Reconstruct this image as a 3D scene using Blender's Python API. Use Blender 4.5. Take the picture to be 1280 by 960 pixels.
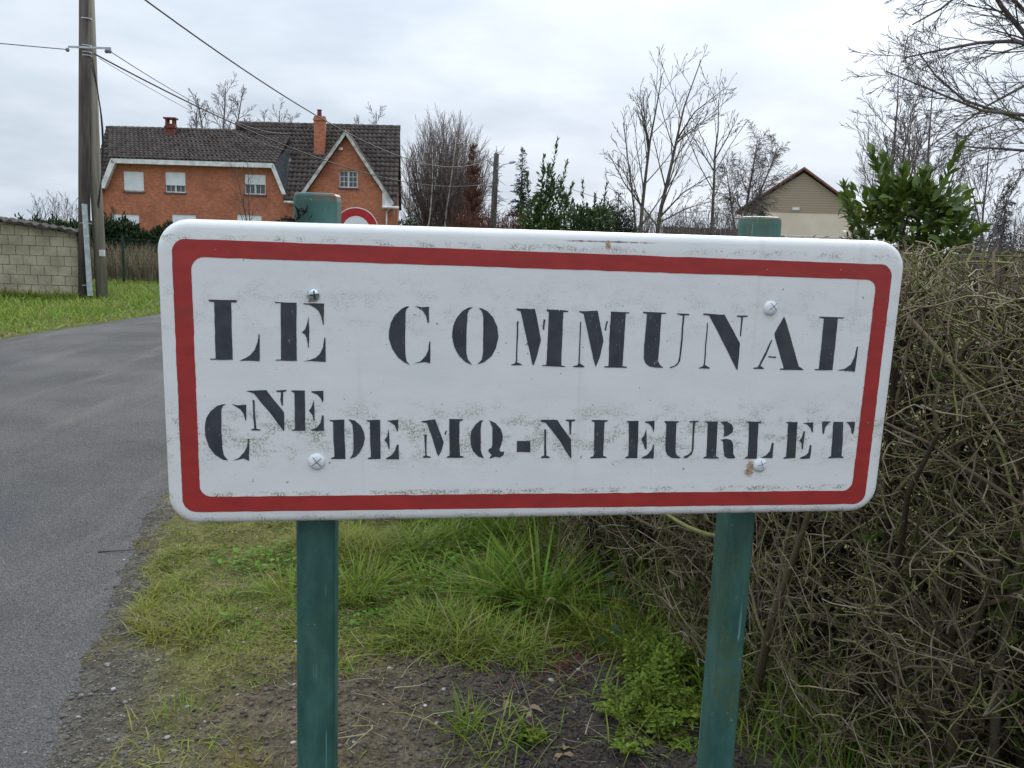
import bpy, bmesh, math
import numpy as np
from mathutils import Vector, Matrix
from mathutils.geometry import tessellate_polygon

for _o in list(bpy.data.objects):
    bpy.data.objects.remove(_o)
SC = bpy.context.scene
COL = SC.collection

# ------------------------------------------------------------------ camera
cam = bpy.data.cameras.new("camera")
cam.sensor_width = 36.0
cam.lens = 36.0 * 1087.0 / 1280.0
cam.clip_start = 0.05
cam.clip_end = 3000.0
cam_ob = bpy.data.objects.new("camera", cam)
COL.objects.link(cam_ob)
cam_ob.matrix_world = Matrix((
    (0.9992914, -0.0376387, 0.0, 0.0),
    (0.0062743, 0.1665794, -0.9860081, 0.0),
    (0.0371120, 0.9853094, 0.1666975, 1.6),
    (0, 0, 0, 1)))
SC.camera = cam_ob

# ------------------------------------------------------------------ sky, sun, exposure
SUN_AZ = math.radians(15.0)      # to the right of the view axis (+Y)
SUN_EL = math.radians(27.0)
world = bpy.data.worlds.new("World")
SC.world = world
world.use_nodes = True
nt = world.node_tree
nt.nodes.clear()
def wn(t, **kw):
    n = nt.nodes.new(t)
    for k, v in kw.items():
        setattr(n, k, v)
    return n
def wmath(op, a, b=None):
    n = wn('ShaderNodeMath', operation=op)
    for i, v in enumerate((a, b)):
        if v is None:
            continue
        if isinstance(v, (int, float)):
            n.inputs[i].default_value = v
        else:
            nt.links.new(v, n.inputs[i])
    return n.outputs[0]
out = wn('ShaderNodeOutputWorld')
bg = wn('ShaderNodeBackground')
sky = wn('ShaderNodeTexSky', sky_type='NISHITA')
sky.sun_disc = False
sky.sun_elevation = SUN_EL
sky.sun_rotation = SUN_AZ
sky.dust_density = 3.0
tc = wn('ShaderNodeTexCoord')
sep = wn('ShaderNodeSeparateXYZ')
nt.links.new(tc.outputs['Generated'], sep.inputs[0])
zc = wmath('MAXIMUM', sep.outputs[2], 0.0)
# cloud deck: noise on a flat layer overhead
den = wmath('ADD', zc, 0.22)
cx_ = wmath('DIVIDE', sep.outputs[0], den)
cy_ = wmath('DIVIDE', sep.outputs[1], den)
comb = wn('ShaderNodeCombineXYZ')
nt.links.new(cx_, comb.inputs[0]); nt.links.new(cy_, comb.inputs[1])
noi = wn('ShaderNodeTexNoise')
noi.inputs['Scale'].default_value = 1.5
noi.inputs['Detail'].default_value = 5.0
noi.inputs['Roughness'].default_value = 0.5
nt.links.new(comb.outputs[0], noi.inputs['Vector'])
# overcast brightness rises from the horizon to the zenith
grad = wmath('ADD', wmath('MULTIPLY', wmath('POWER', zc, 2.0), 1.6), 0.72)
cl = wmath('ADD', wmath('MULTIPLY', noi.outputs[0], 0.80), 0.60)
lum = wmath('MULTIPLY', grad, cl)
# soft glow where the sun stands behind the cloud
dotn = wn('ShaderNodeVectorMath', operation='DOT_PRODUCT')
nt.links.new(tc.outputs['Generated'], dotn.inputs[0])
dotn.inputs[1].default_value = (math.sin(SUN_AZ)*math.cos(SUN_EL), math.cos(SUN_AZ)*math.cos(SUN_EL), math.sin(SUN_EL))
glow = wmath('POWER', wmath('MAXIMUM', dotn.outputs['Value'], 0.0), 9.0)
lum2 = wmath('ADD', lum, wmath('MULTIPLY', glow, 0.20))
tint = wn('ShaderNodeMix', data_type='RGBA')
nt.links.new(noi.outputs[0], tint.inputs[0])
tint.inputs[6].default_value = (0.66, 0.80, 1.0, 1)
tint.inputs[7].default_value = (0.90, 0.945, 1.0, 1)
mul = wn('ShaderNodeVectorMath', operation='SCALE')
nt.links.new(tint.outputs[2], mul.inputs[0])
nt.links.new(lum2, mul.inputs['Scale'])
skm = wn('ShaderNodeVectorMath', operation='SCALE')
nt.links.new(sky.outputs[0], skm.inputs[0])
skm.inputs['Scale'].default_value = 0.003
addn = wn('ShaderNodeVectorMath', operation='ADD')
nt.links.new(mul.outputs[0], addn.inputs[0]); nt.links.new(skm.outputs[0], addn.inputs[1])
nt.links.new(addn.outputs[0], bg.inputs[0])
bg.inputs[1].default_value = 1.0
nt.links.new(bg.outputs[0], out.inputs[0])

sl = bpy.data.lights.new("sun", 'SUN')
sl.energy = 1.4
sl.angle = math.radians(30)
sl.color = (1.0, 0.95, 0.88)
sun = bpy.data.objects.new("sun", sl)
COL.objects.link(sun)
sd = Vector((math.sin(SUN_AZ)*math.cos(SUN_EL), math.cos(SUN_AZ)*math.cos(SUN_EL), math.sin(SUN_EL)))
sun.rotation_euler = sd.to_track_quat('Z', 'Y').to_euler()

SC.view_settings.view_transform = 'Standard'
SC.view_settings.look = 'None'
SC.view_settings.exposure = 0.18
SC.view_settings.gamma = 1.0
SC.view_settings.use_curve_mapping = False
SC.cycles.max_bounces = 8
SC.cycles.diffuse_bounces = 4

# ------------------------------------------------------------------ helpers
RNG = np.random.default_rng(7)

def vnoise(x, y, seed=0):
    """value noise in 0..1"""
    x = np.asarray(x, float); y = np.asarray(y, float)
    xi = np.floor(x).astype(np.int64); yi = np.floor(y).astype(np.int64)
    fx = x - xi; fy = y - yi
    fx = fx*fx*(3-2*fx); fy = fy*fy*(3-2*fy)
    def h(a, b):
        n = (a*374761393 + b*668265263 + seed*1442695041) & 0xffffffff
        n = ((n ^ (n >> 13)) * 1274126177) & 0xffffffff
        n = n ^ (n >> 16)
        return (n & 0xffff) / 65535.0
    return (h(xi, yi)*(1-fx) + h(xi+1, yi)*fx)*(1-fy) + (h(xi, yi+1)*(1-fx) + h(xi+1, yi+1)*fx)*fy

def fbm(x, y, seed=0, oct=4):
    s = 0; a = 0.5; t = 0
    for i in range(oct):
        s = s + a*vnoise(np.asarray(x)*2**i, np.asarray(y)*2**i, seed+i*17); t += a; a *= 0.55
    return s/t

def unit(v):
    return v/np.maximum(np.linalg.norm(v, axis=-1, keepdims=True), 1e-9)

def smooth(x, a, b):
    t = np.clip((x-a)/(b-a), 0, 1)
    return t*t*(3-2*t)

PMAT = {}

def mobj(name, V, F, mat, parent=None, smooth_=False, col=None, loc=None, M=None, world=True):
    """One mesh object.  V (n,3); F an int array (m,k) or a list of tuples."""
    V = np.asarray(V, np.float32)
    me = bpy.data.meshes.new(name)
    if isinstance(F, np.ndarray):
        m, k = F.shape
        me.vertices.add(len(V)); me.vertices.foreach_set("co", V.ravel())
        me.loops.add(m*k); me.loops.foreach_set("vertex_index", F.astype(np.int32).ravel())
        me.polygons.add(m)
        me.polygons.foreach_set("loop_start", np.arange(0, m*k, k, dtype=np.int32))
        me.update(calc_edges=True)
    else:
        me.from_pydata([tuple(map(float, v)) for v in V], [], [tuple(int(i) for i in f) for f in F])
        me.update()
    if col is not None:
        c = np.ones((len(V), 4), np.float32); c[:, :3] = np.asarray(col)[:, :3]
        a = me.color_attributes.new("Col", 'FLOAT_COLOR', 'POINT'); a.data.foreach_set("color", c.ravel())
    if loc is not None:
        a = me.attributes.new("loc", 'FLOAT_VECTOR', 'POINT'); a.data.foreach_set("vector", np.asarray(loc, np.float32).ravel())
    if smooth_:
        me.polygons.foreach_set("use_smooth", np.ones(len(me.polygons), bool))
    if mat is not None:
        me.materials.append(mat)
    o = bpy.data.objects.new(name, me)
    COL.objects.link(o)
    PMAT[o.name] = M.copy() if M is not None else Matrix.Identity(4)
    if parent is not None:
        o.parent = parent
        o.matrix_parent_inverse = PMAT[parent.name].inverted()
    if M is not None:
        o.matrix_basis = M
    return o

def thing(name, loc, label, cat, group=None):
    o = bpy.data.objects.new(name, None)
    COL.objects.link(o)
    o.empty_display_size = 0.2
    o.location = loc
    PMAT[o.name] = Matrix.Translation(Vector(loc))
    tag(o, label, cat, group)
    return o

def tag(o, label=None, cat=None, group=None, kind=None):
    if label: o["label"] = label
    if cat: o["category"] = cat
    if group: o["group"] = group
    if kind: o["kind"] = kind
    return o

class MB:
    def __init__(s): s.V = []; s.F = []; s.n = 0
    def add(s, V, F):
        V = np.asarray(V, float).reshape(-1, 3)
        s.V.append(V); s.F += [tuple(i+s.n for i in f) for f in F]; s.n += len(V); return s
    def box(s, a, b, f=None):
        (x0, y0, z0), (x1, y1, z1) = a, b
        v = np.array([(x0,y0,z0),(x1,y0,z0),(x1,y1,z0),(x0,y1,z0),(x0,y0,z1),(x1,y0,z1),(x1,y1,z1),(x0,y1,z1)], float)
        if f is not None: v = f(v)
        return s.add(v, [(0,3,2,1),(4,5,6,7),(0,1,5,4),(1,2,6,5),(2,3,7,6),(3,0,4,7)])
    def prism(s, poly, off):
        """planar loop of 3-D points, extruded by vector off"""
        p = np.asarray(poly, float); n = len(p); q = p + np.asarray(off, float)
        return s.add(np.vstack([p, q]), [tuple(range(n))[::-1], tuple(range(n, 2*n))] + [(i, (i+1) % n, n+(i+1) % n, n+i) for i in range(n)])
    def tube(s, pts, r, sides=8, caps=True):
        P = np.asarray(pts, float)[None]; R_ = np.broadcast_to(np.asarray(r, float), (1, P.shape[1]))
        V, F = tubes(P, R_, sides)
        n = P.shape[1]
        F = [tuple(f) for f in F.tolist()]
        if caps: F += [tuple(range(sides))[::-1], tuple(range((n-1)*sides, n*sides))]
        return s.add(V, F)
    def lathe(s, c, prof, axis=(0, 0, 1), sides=24):
        """prof: (radius, height) pairs about axis through c"""
        ax = unit(np.asarray(axis, float)); ref = np.array([1., 0, 0]) if abs(ax[0]) < .9 else np.array([0, 1., 0])
        a = unit(np.cross(ax, ref)); b = np.cross(ax, a)
        t = np.arange(sides)*2*np.pi/sides
        ring = np.cos(t)[:, None]*a + np.sin(t)[:, None]*b
        V = np.vstack([np.asarray(c) + r*ring + h*ax for r, h in prof]); n = len(prof)
        F = [(i*sides+j, i*sides+(j+1) % sides, (i+1)*sides+(j+1) % sides, (i+1)*sides+j) for i in range(n-1) for j in range(sides)]
        F += [tuple(range(sides))[::-1], tuple(range((n-1)*sides, n*sides))]
        return s.add(V, F)
    def out(s): return np.vstack(s.V), s.F
    def build(s, name, mat, parent=None, sm=False, **kw):
        V, F = s.out(); return mobj(name, V, F, mat, parent, sm, **kw)

def tubes(P, Rd, sides=4):
    """P (M,N,3) polylines, Rd (M,N) radii -> verts, quads (vectorised)"""
    P = np.asarray(P, float); M, N, _ = P.shape
    T = unit(np.gradient(P, axis=1))
    d = unit(P[:, -1]-P[:, 0])
    ref = np.where(np.abs(d[:, 2:3]) < 0.8, np.array([[0., 0, 1]]), np.array([[1., 0, 0]]))
    A = unit(np.cross(T, ref[:, None, :])); B = np.cross(T, A)
    t = np.arange(sides)*2*np.pi/sides
    V = P[:, :, None, :] + np.asarray(Rd)[:, :, None, None]*(np.cos(t)[None, None, :, None]*A[:, :, None, :] + np.sin(t)[None, None, :, None]*B[:, :, None, :])
    i = np.arange(N-1)[:, None]; j = np.arange(sides)[None, :]
    q = np.stack([i*sides+j, i*sides+(j+1) % sides, (i+1)*sides+(j+1) % sides, (i+1)*sides+j], -1).reshape(-1, 4)
    F = (q[None] + (np.arange(M)*N*sides)[:, None, None]).reshape(-1, 4)
    return V.reshape(-1, 3), F

def leaves(C, D, Nn, L, Wd, bend=0.15, fold=0.15, prof=(0.15, 1.0, 0.8, 0.04)):
    """curved leaves: base C, direction D, face normal Nn, length L, width Wd  -> verts, quads, leaf index"""
    C = np.asarray(C, float); n = len(C)
    D = unit(D); S = unit(np.cross(D, Nn)); Nn = np.cross(S, D)
    k = len(prof); ts = np.linspace(0, 1, k)
    rows = []
    for t, w in zip(ts, prof):
        mid = C + D*(L*t)[:, None] - Nn*(L*bend*t*t)[:, None]
        e = S*(Wd*0.5*w)[:, None]; u = Nn*(Wd*fold*w)[:, None]
        rows.append(np.stack([mid-e+u, mid, mid+e+u], 1))
    V = np.stack(rows, 1).reshape(n, k*3, 3)
    q = []
    for r in range(k-1):
        for c in range(2):
            q.append((r*3+c, r*3+c+1, (r+1)*3+c+1, (r+1)*3+c))
    q = np.array(q)
    F = (q[None] + (np.arange(n)*k*3)[:, None, None]).reshape(-1, 4)
    return V.reshape(-1, 3), F, np.repeat(np.arange(n), k*3)

def rdir(n, rng=RNG):
    v = rng.normal(size=(n, 3)); return unit(v)

# ------------------------------------------------------------------ materials
def nmat(name):
    m = bpy.data.materials.new(name); m.use_nodes = True
    nt = m.node_tree; nt.nodes.clear()
    o = nt.nodes.new('ShaderNodeOutputMaterial'); p = nt.nodes.new('ShaderNodeBsdfPrincipled')
    nt.links.new(p.outputs[0], o.inputs[0])
    return m, nt, p, o

class G:
    """tiny node-graph helper"""
    def __init__(s, nt): s.nt = nt
    def n(s, t, **kw):
        x = s.nt.nodes.new(t)
        for k, v in kw.items(): setattr(x, k, v)
        return x
    def put(s, sock, v):
        if hasattr(v, 'is_linked') or isinstance(v, bpy.types.NodeSocket): s.nt.links.new(v, sock)
        else:
            if isinstance(v, (tuple, list)) and len(v) == 3 and sock.type == 'RGBA': v = (*v, 1)
            sock.default_value = v
    def math(s, op, a, b=0.0, clamp=False):
        x = s.n('ShaderNodeMath', operation=op, use_clamp=clamp); s.put(x.inputs[0], a); s.put(x.inputs[1], b); return x.outputs[0]
    def mix(s, f, a, b, mode='MIX'):
        x = s.n('ShaderNodeMix', data_type='RGBA', blend_type=mode); s.put(x.inputs[0], f); s.put(x.inputs[6], a); s.put(x.inputs[7], b); return x.outputs[2]
    def coord(s, which='Object'): return s.n('ShaderNodeTexCoord').outputs[which]
    def attr(s, name, out='Color'): return s.n('ShaderNodeAttribute', attribute_name=name).outputs[out]
    def mapping(s, v, scale=(1, 1, 1), loc=(0, 0, 0), rot=(0, 0, 0)):
        x = s.n('ShaderNodeMapping'); s.put(x.inputs[0], v); x.inputs['Scale'].default_value = scale; x.inputs['Location'].default_value = loc; x.inputs['Rotation'].default_value = rot; return x.outputs[0]
    def noise(s, v, scale, detail=4, rough=0.55, out=0):
        x = s.n('ShaderNodeTexNoise'); s.put(x.inputs['Vector'], v); x.inputs['Scale'].default_value = scale; x.inputs['Detail'].default_value = detail; x.inputs['Roughness'].default_value = rough; return x.outputs[out]
    def ramp(s, f, a, b, lo=0.0, hi=1.0):
        x = s.n('ShaderNodeMapRange', interpolation_type='SMOOTHSTEP'); s.put(x.inputs[0], f); x.inputs[1].default_value = a; x.inputs[2].default_value = b; x.inputs[3].default_value = lo; x.inputs[4].default_value = hi; return x.outputs[0]
    def vor(s, v, scale, feature='F1', out=0):
        x = s.n('ShaderNodeTexVoronoi', feature=feature); s.put(x.inputs['Vector'], v); x.inputs['Scale'].default_value = scale; return x.outputs[out]
    def bump(s, h, dist, strength=1.0, nrm=None):
        x = s.n('ShaderNodeBump'); s.put(x.inputs['Height'], h); x.inputs['Distance'].default_value = dist; x.inputs['Strength'].default_value = strength
        if nrm is not None: s.put(x.inputs['Normal'], nrm)
        return x.outputs[0]
    def dist(s, v, p, scale=(1, 1, 1)):
        x = s.n('ShaderNodeVectorMath', operation='SUBTRACT'); s.put(x.inputs[0], v); x.inputs[1].default_value = p
        y = s.n('ShaderNodeVectorMath', operation='MULTIPLY'); s.put(y.inputs[0], x.outputs[0]); y.inputs[1].default_value = scale
        z = s.n('ShaderNodeVectorMath', operation='LENGTH'); s.put(z.inputs[0], y.outputs[0]); return z.outputs['Value']

def basic(name, c1, c2, scale=8, rough=0.8, bump=0.0, bscale=None, metal=0.0, detail=5, stretch=(1, 1, 1), lo=0.35, hi=0.65, spec=0.3):
    m, nt, p, o = nmat(name); g = G(nt)
    v = g.mapping(g.coord(), stretch)
    f = g.ramp(g.noise(v, scale, detail), lo, hi)
    g.put(p.inputs['Base Color'], g.mix(f, c1, c2))
    p.inputs['Roughness'].default_value = rough; p.inputs['Metallic'].default_value = metal
    p.inputs['Specular IOR Level'].default_value = spec
    if bump:
        g.put(p.inputs['Normal'], g.bump(g.noise(v, bscale or scale*3, 4), bump))
    return m

def leafmat(name, rough=0.5, trans=0.3, spec=0.3, var=0.25):
    """colour from the Col attribute, part of the light passes through"""
    m, nt, p, o = nmat(name); g = G(nt)
    c = g.attr('Col')
    f = g.noise(g.coord(), 30, 2)
    c2 = g.mix(var, c, g.mix(1.0, c, g.mix(f, (0.55, 0.55, 0.5), (1.5, 1.5, 1.3)), 'MULTIPLY'))
    g.put(p.inputs['Base Color'], c2)
    p.inputs['Roughness'].default_value = rough; p.inputs['Specular IOR Level'].default_value = spec
    if trans:
        t = g.n('ShaderNodeBsdfTranslucent'); g.put(t.inputs[0], c2)
        ms = g.n('ShaderNodeMixShader'); ms.inputs[0].default_value = trans
        nt.links.new(p.outputs[0], ms.inputs[1]); nt.links.new(t.outputs[0], ms.inputs[2]); nt.links.new(ms.outputs[0], o.inputs[0])
    return m

M = {}
M['leaf'] = leafmat('broad_leaf', 0.35, 0.25, 0.45)
M['grass'] = leafmat('grass_blade', 0.6, 0.35, 0.2)
M['needle'] = leafmat('needle', 0.65, 0.12, 0.2)
M['dry'] = leafmat('dry_stalk', 0.8, 0.15, 0.1)

def barkmat(name, c1, c2, c3=None, scale=40):
    m, nt, p, o = nmat(name); g = G(nt)
    v = g.coord()
    f = g.ramp(g.noise(v, scale, 4), 0.35, 0.65)
    c = g.mix(f, c1, c2)
    if c3 is not None:
        c = g.mix(g.ramp(g.noise(v, scale*0.22, 3), 0.5, 0.66), c, c3)
    g.put(p.inputs['Base Color'], c); p.inputs['Roughness'].default_value = 0.9; p.inputs['Specular IOR Level'].default_value = 0.15
    g.put(p.inputs['Normal'], g.bump(g.noise(g.mapping(v, (1, 1, .25)), scale*2, 3), 0.01))
    return m
M['bark_far'] = barkmat('bark_grey_purple', (0.105, 0.085, 0.082), (0.17, 0.14, 0.13), None, 3)
M['bark_willow'] = barkmat('bark_willow', (0.15, 0.115, 0.10), (0.24, 0.19, 0.17), None, 3)
M['bark_red'] = barkmat('bark_red_brown', (0.10, 0.042, 0.03), (0.16, 0.07, 0.05), None, 4)
M['bark_slim'] = barkmat('bark_slim', (0.075, 0.062, 0.055), (0.14, 0.118, 0.105), (0.09, 0.105, 0.055), 14)
M['bark_near'] = barkmat('bark_near', (0.095, 0.078, 0.08), (0.165, 0.135, 0.138), (0.12, 0.13, 0.075), 18)
M['bark_birch'] = barkmat('bark_birch', (0.32, 0.29, 0.25), (0.5, 0.47, 0.42), (0.10, 0.08, 0.07), 10)
M['hedge_stem'] = barkmat('hedge_stem', (0.055, 0.047, 0.038), (0.12, 0.105, 0.085), (0.12, 0.13, 0.055), 45)

# ================================================================== GROUND AND ROAD
ROAD_R = [(-0.55, -6.0), (-0.75, -1.0), (-1.10, 1.3), (-1.27, 2.34), (-1.40, 2.69), (-1.53, 3.15), (-1.66, 3.61), (-1.92, 4.56), (-2.25, 6.2), (-2.55, 9.0), (-2.5, 13.0), (-2.1, 18.0), (-1.0, 26.0), (1.5, 36.0), (8.0, 52.0), (20, 75)]
ROAD_L = [(-7.0, -6.0), (-7.0, 0.0), (-6.98, 5.0), (-6.92, 8.5), (-6.84, 11.4), (-6.68, 13.3), (-6.36, 15.4), (-5.9, 18.0), (-5.0, 24.0), (-2.6, 36.0), (3.5, 52.0), (15, 75)]
def pl(poly, y):
    p = np.array(poly); return np.interp(y, p[:, 1], p[:, 0])
def road_in(x, y):
    """signed distance-like: >0 inside the carriageway"""
    return np.minimum(pl(ROAD_R, y)-x, x-pl(ROAD_L, y))

def gheight(x, y):
    r = road_in(x, y)
    e = fbm(x*5, y*5, 3)-0.5
    near = smooth(y, 1.0, 1.8)*(1-smooth(y, 7, 9))*(1-smooth(np.abs(x), 2.8, 3.8))
    off = -r                                         # distance off the tarmac
    h = 0.016-0.046*smooth(r, -0.02, 0.26)
    h = h + 0.03*smooth(off, 0.1, 0.9)
    lump = (fbm(x*2.2, y*2.2, 11)-0.5)*0.05 + (fbm(x*9, y*9, 21)-0.5)*0.03 + (fbm(x*26, y*26, 31, 3)-0.5)*0.016
    h = h + near*smooth(off, -0.05, 0.35)*lump
    h = h + near*smooth(off, -0.22, -0.02)*(1-smooth(off, 0.1, 0.6))*(0.022*e + 0.012*(fbm(x*22, y*22, 33)-0.5))
    h = h + 0.05*smooth(off, 0.5, 4.0)*(fbm(x*0.35, y*0.35, 5)-0.45)
    return h

def coords(a0, a1, fine, lo, hi, g=1.16):
    c = list(np.arange(a0, a1+1e-6, fine)); s = fine; v = c[-1]
    while v < hi: s *= g; v += s; c.append(v)
    s = fine; v = c[0]; pre = []
    while v > lo: s *= g; v -= s; pre.append(v)
    return np.array(pre[::-1]+c)
gx = coords(-2.1, 1.5, 0.02, -900, 900); gy = coords(1.9, 5.4, 0.02, -60, 1500)
GX, GY = np.meshgrid(gx, gy)
GZ = gheight(GX, GY)
nx, ny = len(gx), len(gy)
V = np.stack([GX, GY, GZ], -1).reshape(-1, 3)
idx = np.arange(nx*ny).reshape(ny, nx)
F = np.stack([idx[:-1, :-1], idx[:-1, 1:], idx[1:, 1:], idx[1:, :-1]], -1).reshape(-1, 4)

def zones(x, y):
    """surface kinds of the near verge: gravel by the tarmac, bare dark soil, thatch and moss"""
    off = -road_in(x, y)
    n1 = fbm(x*3.0, y*3.0, 41); n2 = fbm(x*1.3, y*1.3, 52)
    front = smooth(y + 0.6*(n1-0.5) + 0.42*np.maximum(-x-0.55, 0), 3.34, 2.88)           # bare strip close by
    gravel = (1-smooth(off + 0.30*(n1-0.5), 0.0, 0.10 + 0.50*smooth(y, 3.45, 2.5)))
    soil = front*smooth(off + 0.3*(n1-0.5), 0.15, 0.6)
    wet = soil*smooth(x + 0.5*(n2-0.5), -0.55, 0.05)
    far = smooth(y, 7.0, 10.0)
    grass = np.clip(1-gravel-soil, 0, 1)
    return gravel*(1-far), soil*(1-far), wet*(1-far), np.maximum(grass, far)
zg, zs, zw, zt = zones(V[:, 0], V[:, 1])
def cmix(a, b, t): return np.asarray(a)[None]*(1-t[:, None]) + np.asarray(b)[None]*t[:, None]
n3 = fbm(V[:, 0]*7, V[:, 1]*7, 61)
C = cmix((0.115, 0.130, 0.038), (0.165, 0.140, 0.058), n3)                # thatch, moss
Cs = cmix((0.085, 0.067, 0.045), (0.150, 0.122, 0.084), n3); Cw = cmix((0.040, 0.033, 0.028), (0.10, 0.082, 0.068), n3)
Cg = cmix((0.075, 0.068, 0.057), (0.135, 0.121, 0.098), n3)
moss = smooth(fbm(V[:, 0]*2.6+3, V[:, 1]*2.6, 66), .48, .64)*.85
Cs = Cs*(1-moss[:, None])+np.array([[.135, .105, .030]])*moss[:, None]; Cg = Cg*(1-moss[:, None]*.8)+np.array([[.12, .10, .035]])*moss[:, None]*.8
C = C*(1-zs[:, None]) + Cs*zs[:, None]; C = C*(1-zw[:, None]) + Cw*zw[:, None]; C = C*(1-zg[:, None]) + Cg*zg[:, None]
farf = smooth(V[:, 1], 8, 12)[:, None]
C = C*(1-farf) + np.array([[0.10, 0.125, 0.038]])*farf

m, nt_, p, o_ = nmat('verge_earth'); g = G(nt_)
v = g.coord(); c = g.attr('Col')
f1 = g.noise(v, 90, 5, 0.65); f2 = g.noise(v, 18, 4)
c = g.mix(1.0, c, g.mix(g.ramp(f1, 0.3, 0.7), (0.55, 0.55, 0.55), (1.5, 1.47, 1.4)), 'MULTIPLY')
c = g.mix(1.0, c, g.mix(g.ramp(f2, 0.35, 0.65), (0.75, 0.74, 0.72), (1.2, 1.2, 1.2)), 'MULTIPLY')
g.put(p.inputs['Base Color'], c); p.inputs['Roughness'].default_value = 0.95; p.inputs['Specular IOR Level'].default_value = 0.12
g.put(p.inputs['Normal'], g.bump(g.noise(v, 120, 5, 0.7), 0.012, 0.9))
M['earth'] = m
tag(mobj('ground', V, F, M['earth'], None, True, col=C), kind='structure')

# asphalt
m, nt_, p, o_ = nmat('asphalt'); g = G(nt_)
v = g.coord()
agg = g.vor(v, 190); aggc = g.vor(v, 190, out=1)
c = g.mix(g.ramp(g.noise(v, 0.9, 4), 0.35, 0.65), (0.088, 0.085, 0.081), (0.124, 0.119, 0.113))
c = g.mix(g.ramp(g.noise(g.mapping(v, (1.6, 0.25, 1), rot=(0, 0, 0.12)), 1.2, 4, 0.6), 0.5, 0.7), c, (0.150, 0.142, 0.131))       # pale dusty wheel tracks
c = g.mix(g.ramp(g.noise(g.mapping(v, (1, 0.5, 1), loc=(3, 1, 0)), 0.45, 3), 0.56, 0.66), c, (0.085, 0.087, 0.092))
hs = g.n('ShaderNodeSeparateXYZ'); g.put(hs.inputs[0], aggc)
c = g.mix(g.ramp(hs.outputs[0], 0.0, 1.0, 0.0, 1.0), g.mix(1.0, c, (0.62, 0.62, 0.62), 'MULTIPLY'), g.mix(1.0, c, (1.38, 1.36, 1.32), 'MULTIPLY'))
c = g.mix(g.ramp(hs.outputs[1], 0.975, 0.985), c, (0.24, 0.225, 0.20))
g.put(p.inputs['Base Color'], c)
g.put(p.inputs['Roughness'], g.ramp(g.noise(v, 0.6, 3), 0.3, 0.7, 0.62, 0.85)); p.inputs['Specular IOR Level'].default_value = 0.35
g.put(p.inputs['Normal'], g.bump(agg, 0.010, 1.0, g.bump(g.noise(v, 7, 3), 0.02, 0.5)))
M['asphalt'] = m
ys = np.concatenate([np.arange(-6, 1.8, 0.5), np.arange(1.8, 6, 0.04), np.arange(6, 26, 0.25), np.arange(26, 75, 1.5)])
ts = np.linspace(0, 1, 41)
ts = 1-(1-ts)**1.0
RR = pl(ROAD_R, ys) + 0.10*(fbm(ys*2.1, ys*0+3, 71)-0.5) + 0.07*(fbm(ys*11, ys*0+9, 72)-0.5)
LL = pl(ROAD_L, ys) + 0.12*(fbm(ys*1.1, ys*0+5, 73)-0.5)
rx = LL[:, None]*(1-ts) + RR[:, None]*ts
ry = np.broadcast_to(ys[:, None], rx.shape)
rz = 0.004 + 0.05*(1-(2*ts-1)**2)[None] + 0.008*(fbm(rx*1.2, ry*1.2, 81)-0.5)
V = np.stack([rx, ry, rz], -1).reshape(-1, 3)
a, b = rx.shape; idx = np.arange(a*b).reshape(a, b)
F = np.stack([idx[:-1, :-1], idx[:-1, 1:], idx[1:, 1:], idx[1:, :-1]], -1).reshape(-1, 4)
tag(mobj('road', V, F, M['asphalt'], None, True), kind='structure')

# ================================================================== RED BRICK HOUSE
HA = np.array([-21.77, 46.0, 0.0]); HU = np.array([0.99535, -0.0963, 0.0]); HW = np.array([-0.1, 0.995, 0.0])
def hw(p):
    """house local (along facade, depth, height) -> world"""
    p = np.asarray(p, float).reshape(-1, 3)
    return HA + p[:, :1]*HU + p[:, 1:2]*HW + p[:, 2:]*np.array([0, 0, 1.0])
m, nt_, p, o_ = nmat('orange_brick'); g = G(nt_)
br = g.n('ShaderNodeTexBrick'); g.put(br.inputs['Vector'], g.attr('loc', 'Vector'))
br.inputs['Scale'].default_value = 1.0; br.inputs['Brick Width'].default_value = 0.22; br.inputs['Row Height'].default_value = 0.075; br.inputs['Mortar Size'].default_value = 0.008
br.inputs['Color1'].default_value = (0.52, 0.180, 0.092, 1); br.inputs['Color2'].default_value = (0.41, 0.135, 0.072, 1); br.inputs['Mortar'].default_value = (0.40, 0.23, 0.16, 1)
c = g.mix(g.ramp(g.noise(g.attr('loc', 'Vector'), 0.8, 4), 0.35, 0.7), br.outputs[0], g.mix(1.0, br.outputs[0], (0.80, 0.78, 0.80), 'MULTIPLY'))
c = g.mix(1.0, c, g.mix(g.ramp(g.noise(g.attr('loc', 'Vector'), 6, 3), 0.3, 0.7), (0.88, 0.86, 0.85), (1.12, 1.12, 1.12)), 'MULTIPLY')
g.put(p.inputs['Base Color'], c); p.inputs['Roughness'].default_value = 0.9; p.inputs['Specular IOR Level'].default_value = 0.15
g.put(p.inputs['Normal'], g.bump(br.outputs[1], -0.01, 0.6))
M['brick'] = m
M['brick_dark'] = basic('chimney_brick', (0.11, 0.033, 0.025), (0.20, 0.062, 0.042), 9, 0.9)
M['tile'] = basic('brown_roof_tile', (0.056, 0.045, 0.039), (0.118, 0.097, 0.084), 2.2, 0.85, lo=0.3, hi=0.7)
M['slate'] = basic('slate_cheek', (0.035, 0.04, 0.045), (0.06, 0.065, 0.07), 4, 0.7)
M['trim'] = basic('white_trim', (0.55, 0.55, 0.53), (0.75, 0.75, 0.73), 3, 0.7)
M['trim_grey'] = basic('weathered_board', (0.33, 0.31, 0.28), (0.58, 0.56, 0.52), 5, 0.8)
M['shutter'] = basic('white_shutter', (0.74, 0.76, 0.78), (0.82, 0.84, 0.86), 3, 0.6)
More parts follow.
